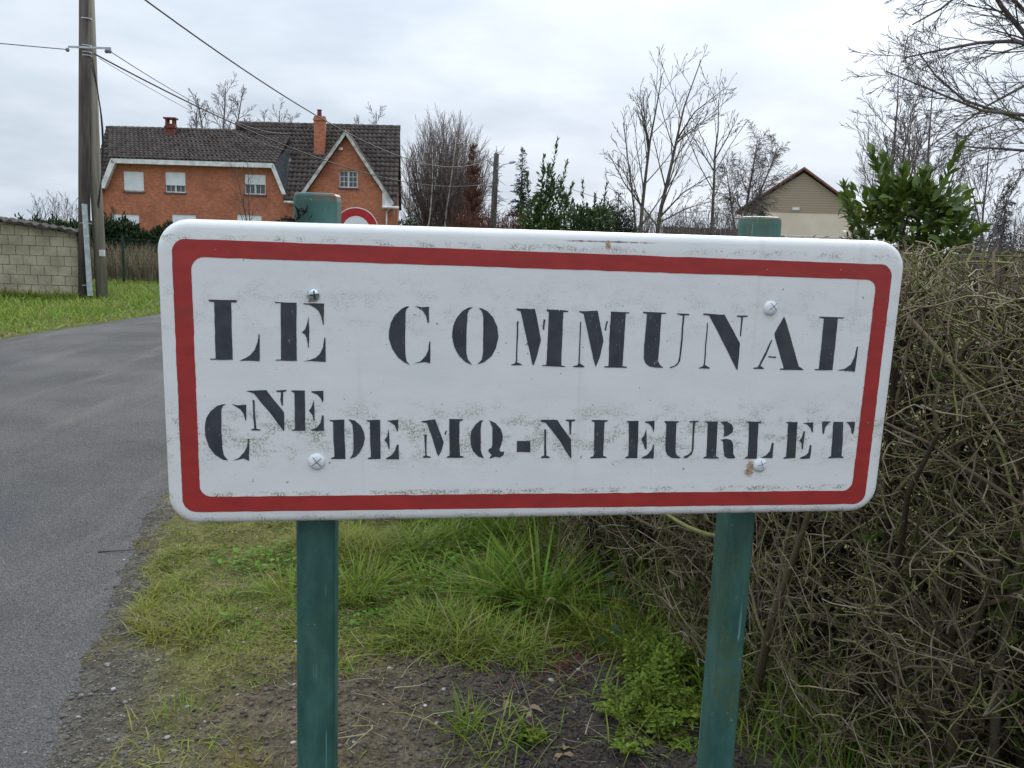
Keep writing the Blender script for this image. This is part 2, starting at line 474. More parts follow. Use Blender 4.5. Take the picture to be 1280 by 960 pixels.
M['sillm'] = basic('dark_sill', (0.07, 0.06, 0.055), (0.12, 0.10, 0.09), 8, 0.8)
m, nt_, p, o_ = nmat('window_glass'); p.inputs['Base Color'].default_value = (0.05, 0.06, 0.07, 1); p.inputs['Roughness'].default_value = 0.08; p.inputs['Specular IOR Level'].default_value = 0.7
M['glass'] = m
M['gutter'] = basic('gutter', (0.20, 0.19, 0.18), (0.34, 0.33, 0.32), 5, 0.6)

house = thing('brick_house', tuple(HA), 'orange brick house with brown tiled roof, pointed front gable and white shutters', 'house')
def hpart(name, mb, mat, parent=house, **kw):
    V, F = mb.out(); W = hw(V)
    loc = np.stack([V[:, 0], V[:, 2], V[:, 1]], -1)
    return mobj(name, W, F, mat, parent, loc=loc, **kw)

WIN = [(1.35, 3.18, 2.44, 4.19), (3.60, 3.20, 4.68, 4.22), (7.83, 3.24, 8.93, 4.23), (0.61, 0.85, 2.12, 2.0), (7.39, 0.85, 8.70, 2.2), (12.76, 3.73, 13.71, 4.57), (3.9, 0.85, 5.2, 2.1)]
outer = [(0, -0.4), (15.56, -0.4), (15.56, 2.95), (15.3, 3.05), (13.11, 6.28), (10.95, 3.25), (10.6, 2.95), (9.95, 2.95), (9.88, 3.42), (9.38, 4.6), (0.95, 4.57), (0.30, 3.42), (0.15, 3.1), (0, 3.0)]
loops = [[Vector((x, z, 0)) for x, z in outer]] + [[Vector(q) for q in ((a, b, 0), (a, d, 0), (c_, d, 0), (c_, b, 0))] for a, b, c_, d in WIN]
tri = tessellate_polygon(loops)
flat = [q for l in loops for q in l]
V = np.array([(q.x, 0.0, q.y) for q in flat])
mb = MB().add(V, [tuple(t) for t in tri])
mb.box((0, 0.004, -0.4), (0.02, 8.2, 3.1)); mb.box((15.54, 0.004, -0.4), (15.56, 8.2, 3.0)); mb.box((0, 8.2, -0.4), (15.56, 8.22, 3.0))
for a, b, c_, d in WIN:       # reveals
    mb.add([(a, 0, b), (a, .13, b), (a, .13, d), (a, 0, d), (c_, 0, b), (c_, .13, b), (c_, .13, d), (c_, 0, d)], [(0, 1, 2, 3), (4, 7, 6, 5), (3, 2, 6, 7), (0, 4, 5, 1)])
# right and left gable end walls up to the ridge
for x in (0.01, 15.55):
    mb.add([(x, 0.0, 2.9), (x, 8.2, 2.9), (x, 4.0, 6.9)], [(0, 1, 2)])
hpart('wall', mb, M['brick'])

def window(a, b, c_, d, shut, grid):
    f = MB(); t = 0.055; y0, y1 = 0.08, 0.13
    f.box((a, y0, b), (a+t, y1, d)); f.box((c_-t, y0, b), (c_, y1, d)); f.box((a+t, y0, b), (c_-t, y1, b+t)); f.box((a+t, y0, d-t), (c_-t, y1, d))
    nxg, nyg = grid
    mid = (a+c_)/2
    f.box((mid-.045, y0-.005, b+t), (mid+.045, y1, d-t))
    zs_ = d - t - (d-b-2*t)*shut
    for k in range(1, nyg):
        z = b+t+(d-b-2*t)*k/nyg; f.box((a+t, y0+.012, z-.012), (mid-.045, y1-.012, z+.012)); f.box((mid+.045, y0+.012, z-.012), (c_-t, y1-.012, z+.012))
    for s0, s1 in ((a+t, mid-.045), (mid+.045, c_-t)):
        for k in range(1, nxg):
            x = s0+(s1-s0)*k/nxg; f.box((x-.012, y0+.014, b+t), (x+.012, y1-.014, d-t))
    w = hpart('window', f, M['trim'])
    for s0, s1 in ((a+t, mid-.045), (mid+.045, c_-t)):
        hpart('pane', MB().add([(s0, .125, b+t), (s1, .125, b+t), (s1, .125, d-t), (s0, .125, d-t)], [(0, 1, 2, 3)]), M['glass'], w)
    if shut > 0:
        s = MB(); n = int((d-zs_)/0.055)+1
        for k in range(n):
            z1 = d-0.055*k; z0 = max(z1-0.051, zs_)
            if z0 < z1: s.box((a+.01, .035, z0), (c_-.01, .07, z1))
        hpart('shutter', s, M['shutter'], w)
    hpart('sill', MB().box((a-.06, -.05, b-.07), (c_+.06, .13, b-.002)), M['sillm'], w)
window(*WIN[0], 1.0, (1, 1)); window(*WIN[1], 0.66, (2, 1)); window(*WIN[2], 0.5, (2, 1)); window(*WIN[3], 0.97, (1, 1)); window(*WIN[4], 0.62, (2, 1)); window(*WIN[5], 0.0, (2, 3)); window(*WIN[6], 1.0, (1, 1))

def tiles(name, bl, br_, tr, tl, tw, th, parent=house):
    """one pitched roof face laid with overlapping waved tiles"""
    bl, br_, tr, tl = [np.asarray(q, float) for q in (bl, br_, tr, tl)]
    rows = max(1, int(round(np.linalg.norm((tl+tr-bl-br_)/2)/th)))
    nrm = unit(np.cross(br_-bl, tl-bl)); V = []; F = []
    prof = [(0, 0.0), (0.3, 0.045), (0.55, 0.045), (0.82, 0.0), (0.97, -0.02)]
    for r in range(rows):
        t0, t1 = r/rows, min((r+1.12)/rows, 1.0)
        a0, b0 = bl+(tl-bl)*t0, br_+(tr-br_)*t0; a1, b1 = bl+(tl-bl)*t1, br_+(tr-br_)*t1
        cols = max(1, int(round(np.linalg.norm(b0-a0)/tw)))
        for k in range(cols):
            jit = RNG.normal(0, 0.006)
            n0 = len(V)
            for (s, h) in prof:
                u = (k+s)/cols
                V.append(a0+(b0-a0)*u+nrm*(0.085+h+jit)); V.append(a1+(b1-a1)*u+nrm*(0.008+h+jit*.3))
            # front lip
            for i in range(4):
                F.append((n0+2*i, n0+2*i+2, n0+2*i+3, n0+2*i+1))
            for (s, h) in prof:
                u = (k+s)/cols; V.append(a0+(b0-a0)*u+nrm*(0.015+h+jit))
            for i in range(4):
                F.append((n0+10+i, n0+11+i, n0+2*i+2, n0+2*i))
    base = len(V); V += [bl, br_, tr, tl]; F.append((base, base+1, base+2, base+3))
    o = mobj(name, hw(np.array(V)), np.array(F), M['tile'], parent)
    o['kind'] = 'stuff'
    return o
roof = hpart('roof', MB().prism([(-0.55, 1.7, 4.70), (-0.55, 4.0, 6.70), (-0.55, 8.4, 3.0), (-0.55, 8.4, 2.9), (-0.55, 4.0, 6.58), (-0.55, 1.7, 4.60)], (6.95, 0, 0)), M['tile'])
tiles('roof_tiles', (-0.42, -0.25, 3.10), (0.25, -0.25, 3.10), (0.3, 4.0, 6.73), (-1.0, 4.0, 6.73), 0.24, 0.36)
tiles('roof_tiles', (0.72, -0.42, 4.80), (9.52, -0.42, 4.80), (9.75, 4.0, 6.79), (-0.85, 4.0, 6.79), 0.24, 0.36)       # over the long dormer
hpart('roof', MB().prism([(6.5, 4.0, 7.10), (6.5, 8.4, 3.0), (6.5, 8.4, 2.9), (6.5, 3.9, 6.9)], (9.2, 0, 0)), M['tile'])
tiles('roof_tiles', (9.9, -0.28, 2.98), (10.75, -0.28, 2.98), (13.1, 1.9, 5.15), (9.9, 1.9, 5.15), 0.24, 0.36)
tiles('roof_tiles', (9.72, 1.9, 5.15), (15.74, 1.9, 5.15), (15.72, 4.0, 7.18), (6.45, 4.0, 7.18), 0.24, 0.36)
tiles('roof_tiles', (13.3, 0.10, 3.36), (15.74, 0.10, 3.36), (15.74, 1.9, 5.15), (13.3, 1.9, 5.15), 0.24, 0.36)
tiles('roof_tiles', (15.5, -0.28, 2.98), (15.74, -0.28, 2.98), (15.74, 0.10, 3.36), (15.5, 0.10, 3.36), 0.24, 0.36)
ridge = MB()
for x in np.arange(6.5, 15.5, 0.4): ridge.tube([(x, 4.0, 7.19), (x+.42, 4.0, 7.20)], [0.10, 0.115], 8)
for x in np.arange(-1.0, 6.3, 0.4): ridge.tube([(x, 4.0, 6.76), (x+.42, 4.0, 6.77)], [0.10, 0.115], 8)
o = hpart('ridge_tiles', ridge, M['tile']); o['kind'] = 'stuff'
# fascia of the long dormer, slanted end boards, cheeks
hpart('fascia', MB().box((0.85, -0.42, 4.56), (9.42, -0.36, 4.79)).box((0.85, -0.36, 4.57), (9.42, 0.0, 4.60)), M['trim'])
hpart('fascia_board', MB().prism([(0.85, -.42, 4.79), (1.08, -.42, 4.56), (0.45, -.42, 3.28), (0.18, -.42, 3.28)], (0, .36, 0)), M['trim'])
hpart('fascia_board', MB().prism([(9.42, -.42, 4.79), (9.30, -.42, 4.56), (9.86, -.42, 3.28), (10.06, -.42, 3.28)], (0, .06, 0)), M['trim'])
hpart('dormer_cheek', MB().add([(9.42, -.38, 4.78), (10.02, -.38, 3.3), (10.0, .12, 3.35), (9.92, 1.9, 5.2), (9.75, 2.6, 5.95)], [(0, 1, 2, 3, 4)]), M['slate'])
hpart('flashing', MB().box((9.90, 0.2, 3.4), (9.96, 0.26, 5.25), lambda v: v+np.stack([v[:, 0]*0, (v[:, 2]-3.4)*.9, v[:, 2]*0], -1)), M['gutter'])
# pointed gable: small roof and barge boards
gr = MB()
for foot in ((10.62, 3.08), (15.62, 2.98)):
    s_ = 1 if foot[0] > 13 else -1
    gr.prism([(13.11, -.3, 6.50), (foot[0], -.3, foot[1]), (foot[0], 0.0, foot[1]), (13.11, 3.4, 6.50)], (0, 0, 0.09))
hpart('gable_roof', gr, M['tile'])
for foot, mt in (((10.62, 3.08), 'trim_grey'), ((15.62, 2.98), 'trim_grey')):
    s_ = 1 if foot[0] > 13 else -1
    hpart('barge_board', MB().prism([(13.11, -.36, 6.52), (foot[0], -.36, foot[1]+.02), (foot[0]-s_*.16, -.36, foot[1]-.05), (13.11, -.36, 6.26)], (0, .055, 0)), M[mt])
hpart('soffit_box', MB().prism([(15.0, -.34, 3.62), (15.56, -.34, 2.86), (15.0, -.34, 2.86)], (0, .33, 0)), M['trim'])
hpart('soffit_box', MB().prism([(11.02, -.34, 3.5), (10.62, -.34, 2.95), (11.02, -.34, 2.95)], (0, .33, 0)), M['trim_grey'])
hpart('gutter', MB().tube([(9.95, -.38, 2.9), (10.75, -.38, 2.9)], .07, 8), M['trim_grey'])
hpart('gutter', MB().tube([(15.0, -.40, 2.82), (15.85, -.40, 2.82)], .07, 8), M['trim'])
hpart('gutter', MB().box((-.35, -.42, 2.78), (0.0, -.1, 3.08)), M['trim_grey'])
hpart('downpipe', MB().tube([(15.4, -.36, 2.8), (15.22, -.08, 2.6), (15.22, -.08, -.2)], .045, 8), M['trim'])
hpart('wall_lamp', MB().box((12.75, -.14, 5.55), (12.95, 0, 5.68)), M['trim'])
def chimney(x0, x1, d0, d1, z0, z1, mat, legs):
    c_ = MB().box((x0, d0, z0), (x1, d1, z1)); c_.box((x0-.05, d0-.05, z1-.22), (x1+.05, d1+.05, z1-.12))
    ch = hpart('chimney', c_, mat, roof)
    return ch
chL = chimney(2.78, 3.30, 2.9, 3.4, 5.4, 6.95, M['brick_dark'], True)
for lx, ld in ((2.79, 2.92), (3.17, 2.92), (2.79, 3.27), (3.17, 3.27)): hpart('chimney_leg', MB().box((lx, ld, 6.951), (lx+.12, ld+.12, 7.2)), M['brick_dark'])
hpart('chimney_slab', MB().box((2.70, 2.82, 7.2), (3.38, 3.48, 7.28)), M['brick_dark'])
chimney(11.16, 11.74, 2.2, 2.8, 4.4, 7.45, M['brick'], False)
hpart('chimney_pot', MB().lathe((11.42, 2.5, 7.45), [(.13, 0), (.11, .3), (.13, .31), (.13, .36)]), M['brick_dark'])
hpart('flashing', MB().box((11.08, 2.08, 5.22), (11.82, 2.2, 5.34)), M['trim'])

# ================================================================== PALE HOUSE BEHIND THE GARDENS
PL = np.array([13.95, 55.5, 0]); PR = np.array([20.5, 53.0, 0]); plen = np.linalg.norm(PR-PL); pu = (PR-PL)/plen; pw = np.array([-pu[1], pu[0], 0]); pw = pw if pw[1] > 0 else -pw
def pwf(p):
    p = np.asarray(p, float).reshape(-1, 3); return PL + p[:, :1]*pu + p[:, 1:2]*pw + p[:, 2:]*np.array([0, 0, 1.0])
M['cream'] = basic('cream_render', (0.68, 0.565, 0.45), (0.75, 0.635, 0.515), 0.8, 0.9)
m, nt_, p, o_ = nmat('brown_cladding'); g = G(nt_)
wv = g.n('ShaderNodeTexWave', wave_type='BANDS', bands_direction='Y'); g.put(wv.inputs['Vector'], g.attr('loc', 'Vector')); wv.inputs['Scale'].default_value = 2.2; wv.inputs['Distortion'].default_value = 0.6
c = g.mix(wv.outputs[1], (0.30, 0.235, 0.165), (0.40, 0.32, 0.23)); g.put(p.inputs['Base Color'], c); p.inputs['Roughness'].default_value = 0.9
M['cladding'] = m
M['red_tile'] = basic('red_verge_tile', (0.20, 0.085, 0.06), (0.30, 0.14, 0.10), 6, 0.85)
M['roof2'] = basic('red_brown_roof', (0.15, 0.08, 0.06), (0.22, 0.12, 0.09), 5, 0.85)
ph = thing('pale_house', tuple(PL), 'pale cream rendered house with brown clad gable and red roof edge', 'house')
def ppart(name, mb, mat, parent=ph):
    V, F = mb.out(); return mobj(name, pwf(V), F, mat, parent, loc=np.stack([V[:, 0], V[:, 2], V[:, 1]], -1))
ppart('wall', MB().prism([(0, 0, -.2), (plen, 0, -.2), (plen, 0, 3.72), (0, 0, 3.72)], (0, 9, 0)), M['cream'])
ppart('gable_cladding', MB().prism([(-.02, -.03, 3.721), (plen+.02, -.03, 3.721), (plen*.5, -.03, 6.1)], (0, 9, 0)), M['cladding'])
for sx in (0, 1):
    e0 = (-.35, 3.55) if sx == 0 else (plen+.35, 3.55)
    ppart('roof', MB().prism([(plen*.5, -.25, 6.22), (e0[0], -.25, e0[1]), (e0[0], -.25, e0[1]+.12), (plen*.5, -.25, 6.36)], (0, 9.6, 0)), M['roof2'])
    ppart('verge_tiles', MB().prism([(plen*.5, -.34, 6.30), (e0[0], -.34, e0[1]+.06), (e0[0], -.34, e0[1]+.17), (plen*.5, -.34, 6.42)], (0, .085, 0)), M['red_tile'])
ppart('vent', MB().box((plen*.43, -.10, 3.85), (plen*.49, -.03, 4.02)), M['trim'])

# ================================================================== BLOCK SHED BY THE ROAD
SHO = np.array([-8.62, 17.2, 0.0]); SHA = np.array([-0.998, -0.06, 0]); SHD = np.array([-0.45, 0.893, 0])
def sf(p):
    p = np.asarray(p, float).reshape(-1, 3); return SHO + p[:, :1]*SHA + p[:, 1:2]*SHD + p[:, 2:]*np.array([0, 0, 1.0])
M['block'] = basic('yellow_grey_block', (0.255, 0.225, 0.160), (0.43, 0.375, 0.275), 3.2, 0.95, 0.006, 60, lo=.25, hi=.75)
M['mortar'] = basic('mortar', (0.21, 0.185, 0.135), (0.28, 0.245, 0.18), 12, 0.95)
M['shedroof'] = basic('mossy_dark_roof', (0.030, 0.026, 0.024), (0.075, 0.065, 0.056), 6, 0.95)
shed = thing('block_shed', tuple(SHO), 'low concrete block shed with dark mossy sloping roof beside the road', 'shed')
stop = lambda s: 1.34 + 0.126*s
mb = MB().prism([(0.0, .015, -.1), (3.2, .015, -.1), (3.2, .015, stop(3.2)), (0, .015, stop(0))], (0, 4.2, 0))
V, F = mb.out(); swall = mobj('wall', sf(V), F, M['mortar'], shed)
bw, bh = 0.262, 0.19
for r in range(9):
    z0 = -0.05+r*bh
    for k in range(-1, 13):
        s0 = (k+(0.5 if r % 2 else 0))*bw; s1 = s0+bw-0.011
        s0 = max(s0, 0.0); s1 = min(s1, 3.19)
        if s1-s0 < 0.03: continue
        za, zb = min(z0+bh-0.011, stop(s0)-.003), min(z0+bh-0.011, stop(s1)-.003)
        if min(za, zb)-z0 < 0.02: continue
        y0 = RNG.uniform(-.006, .003)
        vv = np.array([(s0, y0, z0), (s1, y0, z0), (s1, .015, z0), (s0, .015, z0), (s0, y0, za), (s1, y0, zb), (s1, .015, zb), (s0, .015, za)])
        mobj('block', sf(vv), [(0, 3, 2, 1), (4, 5, 6, 7), (0, 1, 5, 4), (1, 2, 6, 5), (2, 3, 7, 6), (3, 0, 4, 7)], M['block'], swall)
# roof: corrugated sheet with a ragged tiled edge
V = []; F = []; ns, nd = 60, 16
for i in range(ns+1):
    s = -0.12+3.4*i/ns
    for j in range(nd+1):
        d = -0.14+4.6*j/nd
        V.append((s, d, stop(s)+.06+0.022*math.sin(i*1.9)+0.012*RNG.normal()))
for i in range(ns):
    for j in range(nd):
        F.append((i*(nd+1)+j, (i+1)*(nd+1)+j, (i+1)*(nd+1)+j+1, i*(nd+1)+j+1))
n0 = len(V)
for i in range(ns+1):
    s = -0.12+3.4*i/ns; V.append((s, -0.14, stop(s)+.005+.01*RNG.normal()))
for i in range(ns): F.append((n0+i, n0+i+1, (i+1)*(nd+1), i*(nd+1)))
mobj('roof', sf(np.array(V)), F, M['shedroof'], shed)
mobj('corner_post', *MB().box((-.09, -.02, -.1), (-.02, .05, 1.32), sf).out(), M['sillm'], shed)

# ================================================================== POLES, CABLES, FENCE
M['wood_pole'] = basic('dark_wood_pole', (0.055, 0.045, 0.04), (0.115, 0.095, 0.082), 14, 0.9, 0.004, 60, stretch=(1, 1, .08))
M['grey_pole'] = basic('pale_wood_pole', (0.19, 0.17, 0.135), (0.29, 0.26, 0.215), 14, 0.9, 0.004, 60, stretch=(1, 1, .08))
M['galv'] = basic('galvanised_steel', (0.36, 0.40, 0.42), (0.50, 0.53, 0.55), 12, 0.5, metal=0.35)
M['cable'] = basic('black_cable', (0.02, 0.02, 0.022), (0.035, 0.035, 0.037), 20, 0.6)
M['cable_grey'] = basic('grey_cable', (0.10, 0.105, 0.11), (0.15, 0.155, 0.16), 20, 0.6)
M['porcelain'] = basic('insulator', (0.10, 0.10, 0.11), (0.2, 0.2, 0.2), 20, 0.3)
up = thing('utility_pole', (-8.45, 17.17, 0), 'tall twin wooden utility pole with grey conduit standing on the grass verge', 'pole')
MB().tube([(-8.51, 17.15, -.3), (-8.39, 17.15, 2.5), (-8.13, 17.15, 8.2)], [.115, .105, .085], 16).build('pole', M['wood_pole'], up, True)
MB().tube([(-8.235, 17.36, -.3), (-8.275, 17.35, 2.5), (-8.225, 17.33, 8.0)], [.115, .105, .085], 16).build('pole', M['grey_pole'], up, True)
MB().box((-8.345, 16.96, .16), (-8.265, 17.02, 1.92), lambda v: v+np.stack([(v[:, 2]-.2)*.0-.02*(v[:, 2]), v[:, 2]*.0+.012, v[:, 0]*0], -1)).build('conduit', M['galv'], up)
for z in (0.35, 1.55, 4.66, 4.72, 4.84, 5.32):
    MB().lathe((-8.49+.046*z, 17.16, z), [(.104, 0), (.108, .0), (.108, .018), (.104, .018)] if z > 4 else [(.118, 0), (.122, 0), (.122, .014), (.118, .014)], sides=24).build('strap', M['galv'], up)
MB().box((-8.52, 17.0, 4.775), (-7.72, 17.03, 4.81)).build('crossarm', M['galv'], up)
for x in (-8.53, -7.80, -7.74):
    MB().lathe((x, 17.0, 4.70), [(.02, 0), (.035, .015), (.035, .05), (.015, .07)], sides=10).build('insulator', M['porcelain'], up)
MB().box((-8.185, 17.18, .93), (-8.085, 17.225, 1.05)).build('label_plate', M['trim'], up)
MB().box((-8.40, 16.93, -.02), (-8.33, 17.0, .06)).build('foot_plate', M['trim'], up)
t = np.linspace(0, 1, 12)
MB().tube(np.stack([-8.02+.13*np.sin(t*np.pi)+0*t, 17.1+0*t, 4.6-2.75*t], -1)-np.array([[.10, 0, 0]]), .012, 5).build('drop_wire', M['cable'], up)
MB().tube(np.stack([-8.04+.17*np.sin(t*np.pi), 17.08+0*t, 4.5-2.6*t], -1)-np.array([[.09, 0, 0]]), .010, 5).build('drop_wire', M['cable'], up)

fp = thing('lamp_pole', (-1.17, 42, 0), 'distant ivy covered pole with small street lamp beside the bare trees', 'pole')
MB().tube([(-1.20, 42, -.2), (-1.17, 42, 2.8), (-1.13, 42, 5.42)], [.17, .15, .125], 10).build('pole', M['wood_pole'], fp, True)
MB().tube([(-1.1, 41.9, 4.7), (-.8, 41.9, 4.92), (-.5, 41.9, 5.0)], .025, 6).build('lamp_arm', M['galv'], fp)
MB().lathe((-.52, 41.9, 5.02), [(.03, 0), (.07, .05), (.065, .25), (.03, .32)], (.93, 0, .2), 10).build('lamp_head', M['galv'], fp)
rng = np.random.default_rng(5); P = []; Rd = []
for k in range(90):
    z = rng.uniform(2.2, 5.5); a = rng.uniform(0, 2*np.pi); d = np.array([np.cos(a), np.sin(a), rng.uniform(-.1, .6)])
    p0 = np.array([-1.16, 42, z]); L = rng.uniform(.25, .8); q = [p0]
    for s in range(4): d = unit(d+rng.normal(0, .35, 3)); q.append(q[-1]+d*L/4)
    P.append(q); Rd.append(np.linspace(.02, .008, 5))
V, F = tubes(P, Rd, 3); mobj('ivy_twigs', V, F, M['bark_near'], fp)['kind'] = 'stuff'

def cable(a, b, sag, r, mat, label, n=40):
    t = np.linspace(0, 1, n)[:, None]; a = np.asarray(a, float); b = np.asarray(b, float)
    P = a*(1-t)+b*t; P[:, 2] -= sag*4*(t*(1-t))[:, 0]
    o = MB().tube(P, r, 6).build('overhead_cable', mat)
    return tag(o, label, 'cable', 'overhead cables')
# thick cable from the twin pole to the lamp pole
cable((-8.08, 17.1, 4.70), (-1.15, 41.9, 4.1), 1.0, .015, M['cable'], 'thick black cable running from the twin pole past the brick house gable')
cable((-7.74, 17.0, 4.74), (-11.5, 44.8, 6.3), 0.45, .009, M['cable_grey'], 'thin grey wire from the crossarm of the twin pole to the brick house roof')
cable((-7.99, 17.1, 4.62), (-11.0, 44.9, 5.4), 0.35, .006, M['cable_grey'], 'faint thin wire just below the thick cable at the twin pole')
cable((-8.53, 17.0, 4.74), (-16.0, 12.0, 4.6), 0.08, .009, M['cable_grey'], 'thin wire leaving the twin pole crossarm away from the house')
cable((-7.0, -8.0, 8.5), (-1.14, 41.9, 5.34), 3.1, .011, M['cable'], 'black cable sagging across the sky to the top of the lamp pole', 80)
cable((-8.14, 17.1, 6.55), (-25.0, 25.6, 3.4), 0.0, .010, M['cable_grey'], 'thin wire descending from the top of the twin pole away from the houses')
cable((1.0, 42.0, 4.4), (14.0, 62.0, 3.4), 0.5, .012, M['cable_grey'], 'faint far wire above the dark evergreen bush')

M['fence_green'] = basic('green_fence_paint', (0.012, 0.035, 0.025), (0.02, 0.05, 0.035), 10, 0.6)
fe = thing('wire_fence', (-9.89, 22.07, 0), 'dark green wire mesh fence behind the twin pole', 'fence')
fA, fB = np.array([-14.9, 22.8, 0]), np.array([-4.9, 21.3, 0])
for k in range(5):
    q = fA+(fB-fA)*k/4
    MB().tube([q+(0, 0, -.2), q+(0, 0, 1.27)], .032, 8).build('post', M['fence_green'], fe)
w = MB()
for z in np.arange(.08, 1.25, .1): w.tube([fA+(0, 0, z), fB+(0, 0, z)], .0028, 4)
for k in range(201):
    q = fA+(fB-fA)*k/200; w.tube([q+(0, -.006, .05), q+(0, -.006, 1.22)], .002, 3)
w.build('wire_mesh', M['fence_green'], fe)['kind'] = 'stuff'
# low fence before the pale house
f2 = thing('garden_fence', (14.5, 46, 0), 'low grey wire fence on a dark base in front of the pale house', 'fence')
w = MB()
for x in np.arange(9.5, 20.0, .16): w.tube([(x, 46, 1.6), (x, 46, 2.2)], .012, 4)
w.tube([(9.5, 46, 2.2), (20, 46, 2.2)], .02, 4); w.tube([(9.5, 46, 1.75), (20, 46, 1.75)], .014, 4)
w.build('railing', M['galv'], f2)['kind'] = 'stuff'
M['plank'] = basic('brown_plank', (0.075, 0.058, 0.046), (0.12, 0.095, 0.08), 6, 0.9, stretch=(1, 1, .2))
MB().box((9.5, 46.05, -.1), (20.0, 46.2, 1.85)).build('base_wall', M['plank'], f2)
pf = thing('plank_fence', (7.2, 34, 0), 'brown plank fence below the bare slim trees', 'fence')
for k, x in enumerate(np.arange(5.6, 9.4, .2)):
    MB().box((x, 34, -.1), (x+.185, 34.03, 2.22+.01*math.sin(k*2.3))).build('plank', M['plank'], pf)

# ================================================================== ROUND ROAD SIGN
rs = thing('round_sign', (-2.4, 13.06, 0), 'round red ringed road sign with plain white centre in front of the brick house', 'sign')
m_red = basic('sign_red', (0.36, 0.018, 0.022), (0.42, 0.024, 0.028), 9, 0.45); M['sred'] = m_red
m_wht = basic('sign_white', (0.62, 0.64, 0.65), (0.70, 0.71, 0.72), 9, 0.5); M['swhite'] = m_wht
cn = np.array([-2.38, 13.0, 1.62]); ax = unit(np.array([0.16, -1, 0.0]))
MB().lathe(cn, [(.325, -.02), (.325, .0)], ax, 48).build('disc', M['trim'], rs)
def ringmesh(c_, r0, r1, off, n=48):
    a_ = unit(np.cross(ax, (0, 0, 1.0))); b_ = np.array([0, 0, 1.0]); t = np.arange(n)*2*np.pi/n
    R1 = c_+ax*off+np.cos(t)[:, None]*a_*r1+np.sin(t)[:, None]*b_*r1; R0 = c_+ax*off+np.cos(t)[:, None]*a_*r0+np.sin(t)[:, None]*b_*r0
    return np.vstack([R1, R0]), [(i, (i+1) % n, n+(i+1) % n, n+i) for i in range(n)]
mobj('red_ring', *ringmesh(cn, .198, .312, .003), M['sred'], rs)
MB().lathe(cn, [(.197, .0005), (.197, .003)], ax, 48).build('white_centre', M['swhite'], rs)
MB().tube([(-2.37, 13.06, -.3), (-2.37, 13.06, 1.9)], .03, 10).build('post', M['galv'], rs)

# ================================================================== THE PLACE-NAME SIGN
SO = np.array([-0.5036281, 1.2394607, 1.1571206]); SU = np.array([0.9878251, 0.1555334, 0.0033097]); SV = np.array([-0.0062281, -0.0338783, 0.9994066]); SN = unit(np.cross(SU, SV))
SW, SH = 1.1372, 0.45
MS = Matrix([[SU[i], SV[i], SN[i], SO[i]] for i in range(3)]+[[0, 0, 0, 1]])
sg = thing('place_name_sign', (0.05, 1.39, 0), 'white village sign with red border reading LE COMMUNAL on two green posts', 'sign')

def rrect(x0, y0, x1, y1, r, n=10):
    p = []
    for cx, cy, a0 in ((x1-r, y0+r, -90), (x1-r, y1-r, 0), (x0+r, y1-r, 90), (x0+r, y0+r, 180)):
        for k in range(n+1):
            a = math.radians(a0+90*k/n); p.append((cx+r*math.cos(a), cy+r*math.sin(a)))
    return np.array(p)

# ---- painted metal panel
m, nt_, p, o_ = nmat('sign_white_paint'); g = G(nt_)
v = g.coord()
base = g.mix(g.ramp(g.noise(g.mapping(v, (0.8, 2.0, 1)), 14, 4), 0.2, 0.8), (0.745, 0.742, 0.722), (0.795, 0.790, 0.768))
base = g.mix(g.ramp(g.noise(v, 3.0, 3), 0.5, 0.75, 0, .55), base, (0.70, 0.725, 0.70))
# fine grey grime specks, in drifting patches
patch = g.ramp(g.noise(g.mapping(v, loc=(2.3, 1, 0)), 7, 4, 0.65), 0.42, 0.62)
spk = g.ramp(g.noise(g.mapping(v, (.6, 1.3, 1)), 260, 3, 0.7), 0.60, 0.72)
base = g.mix(g.math('MULTIPLY', g.math('MULTIPLY', spk, patch), 0.5), base, (0.26, 0.27, 0.22))
spk2 = g.ramp(g.noise(v, 95, 3, 0.55), 0.70, 0.745)
base = g.mix(g.math('MULTIPLY', spk2, 0.8), base, (0.12, 0.12, 0.10))
# green algae along ledges of paint: above the lower band, under the upper edge, round the lettering rows
sepv = g.n('ShaderNodeSeparateXYZ'); g.put(sepv.inputs[0], v)
def band(y, wdt): return g.ramp(g.math('ABSOLUTE', g.math('SUBTRACT', sepv.outputs[1], y)), 0.0, wdt, 1.0, 0.0)
alg_n = g.ramp(g.noise(g.mapping(v, (1, 1.4, 1)), 26, 5, 0.7), 0.46, 0.62)
fine = g.ramp(g.noise(v, 330, 3, 0.7), 0.42, 0.6)
alg = g.math('ADD', g.math('MULTIPLY', band(0.0465, 0.007), 1.3), g.math('MULTIPLY', band(0.425, 0.009), 0.8), True)
alg = g.math('ADD', alg, g.math('MULTIPLY', band(0.140, 0.07), 0.85), True)
alg = g.math('ADD', alg, g.math('MULTIPLY', band(0.0, 0.022), 1.0), True)
alg = g.math('ADD', alg, g.math('MULTIPLY', band(0.33, 0.08), 0.28), True)
base = g.mix(g.math('MULTIPLY', g.math('MULTIPLY', alg, alg_n), g.math('MULTIPLY', fine, 1.0)), base, (0.15, 0.17, 0.075))
# vertical run stains
run = g.ramp(g.noise(g.mapping(v, (30, 1.2, 1)), 1.0, 3), 0.60, 0.78, 0, 0.3)
base = g.mix(run, base, (0.52, 0.54, 0.47))
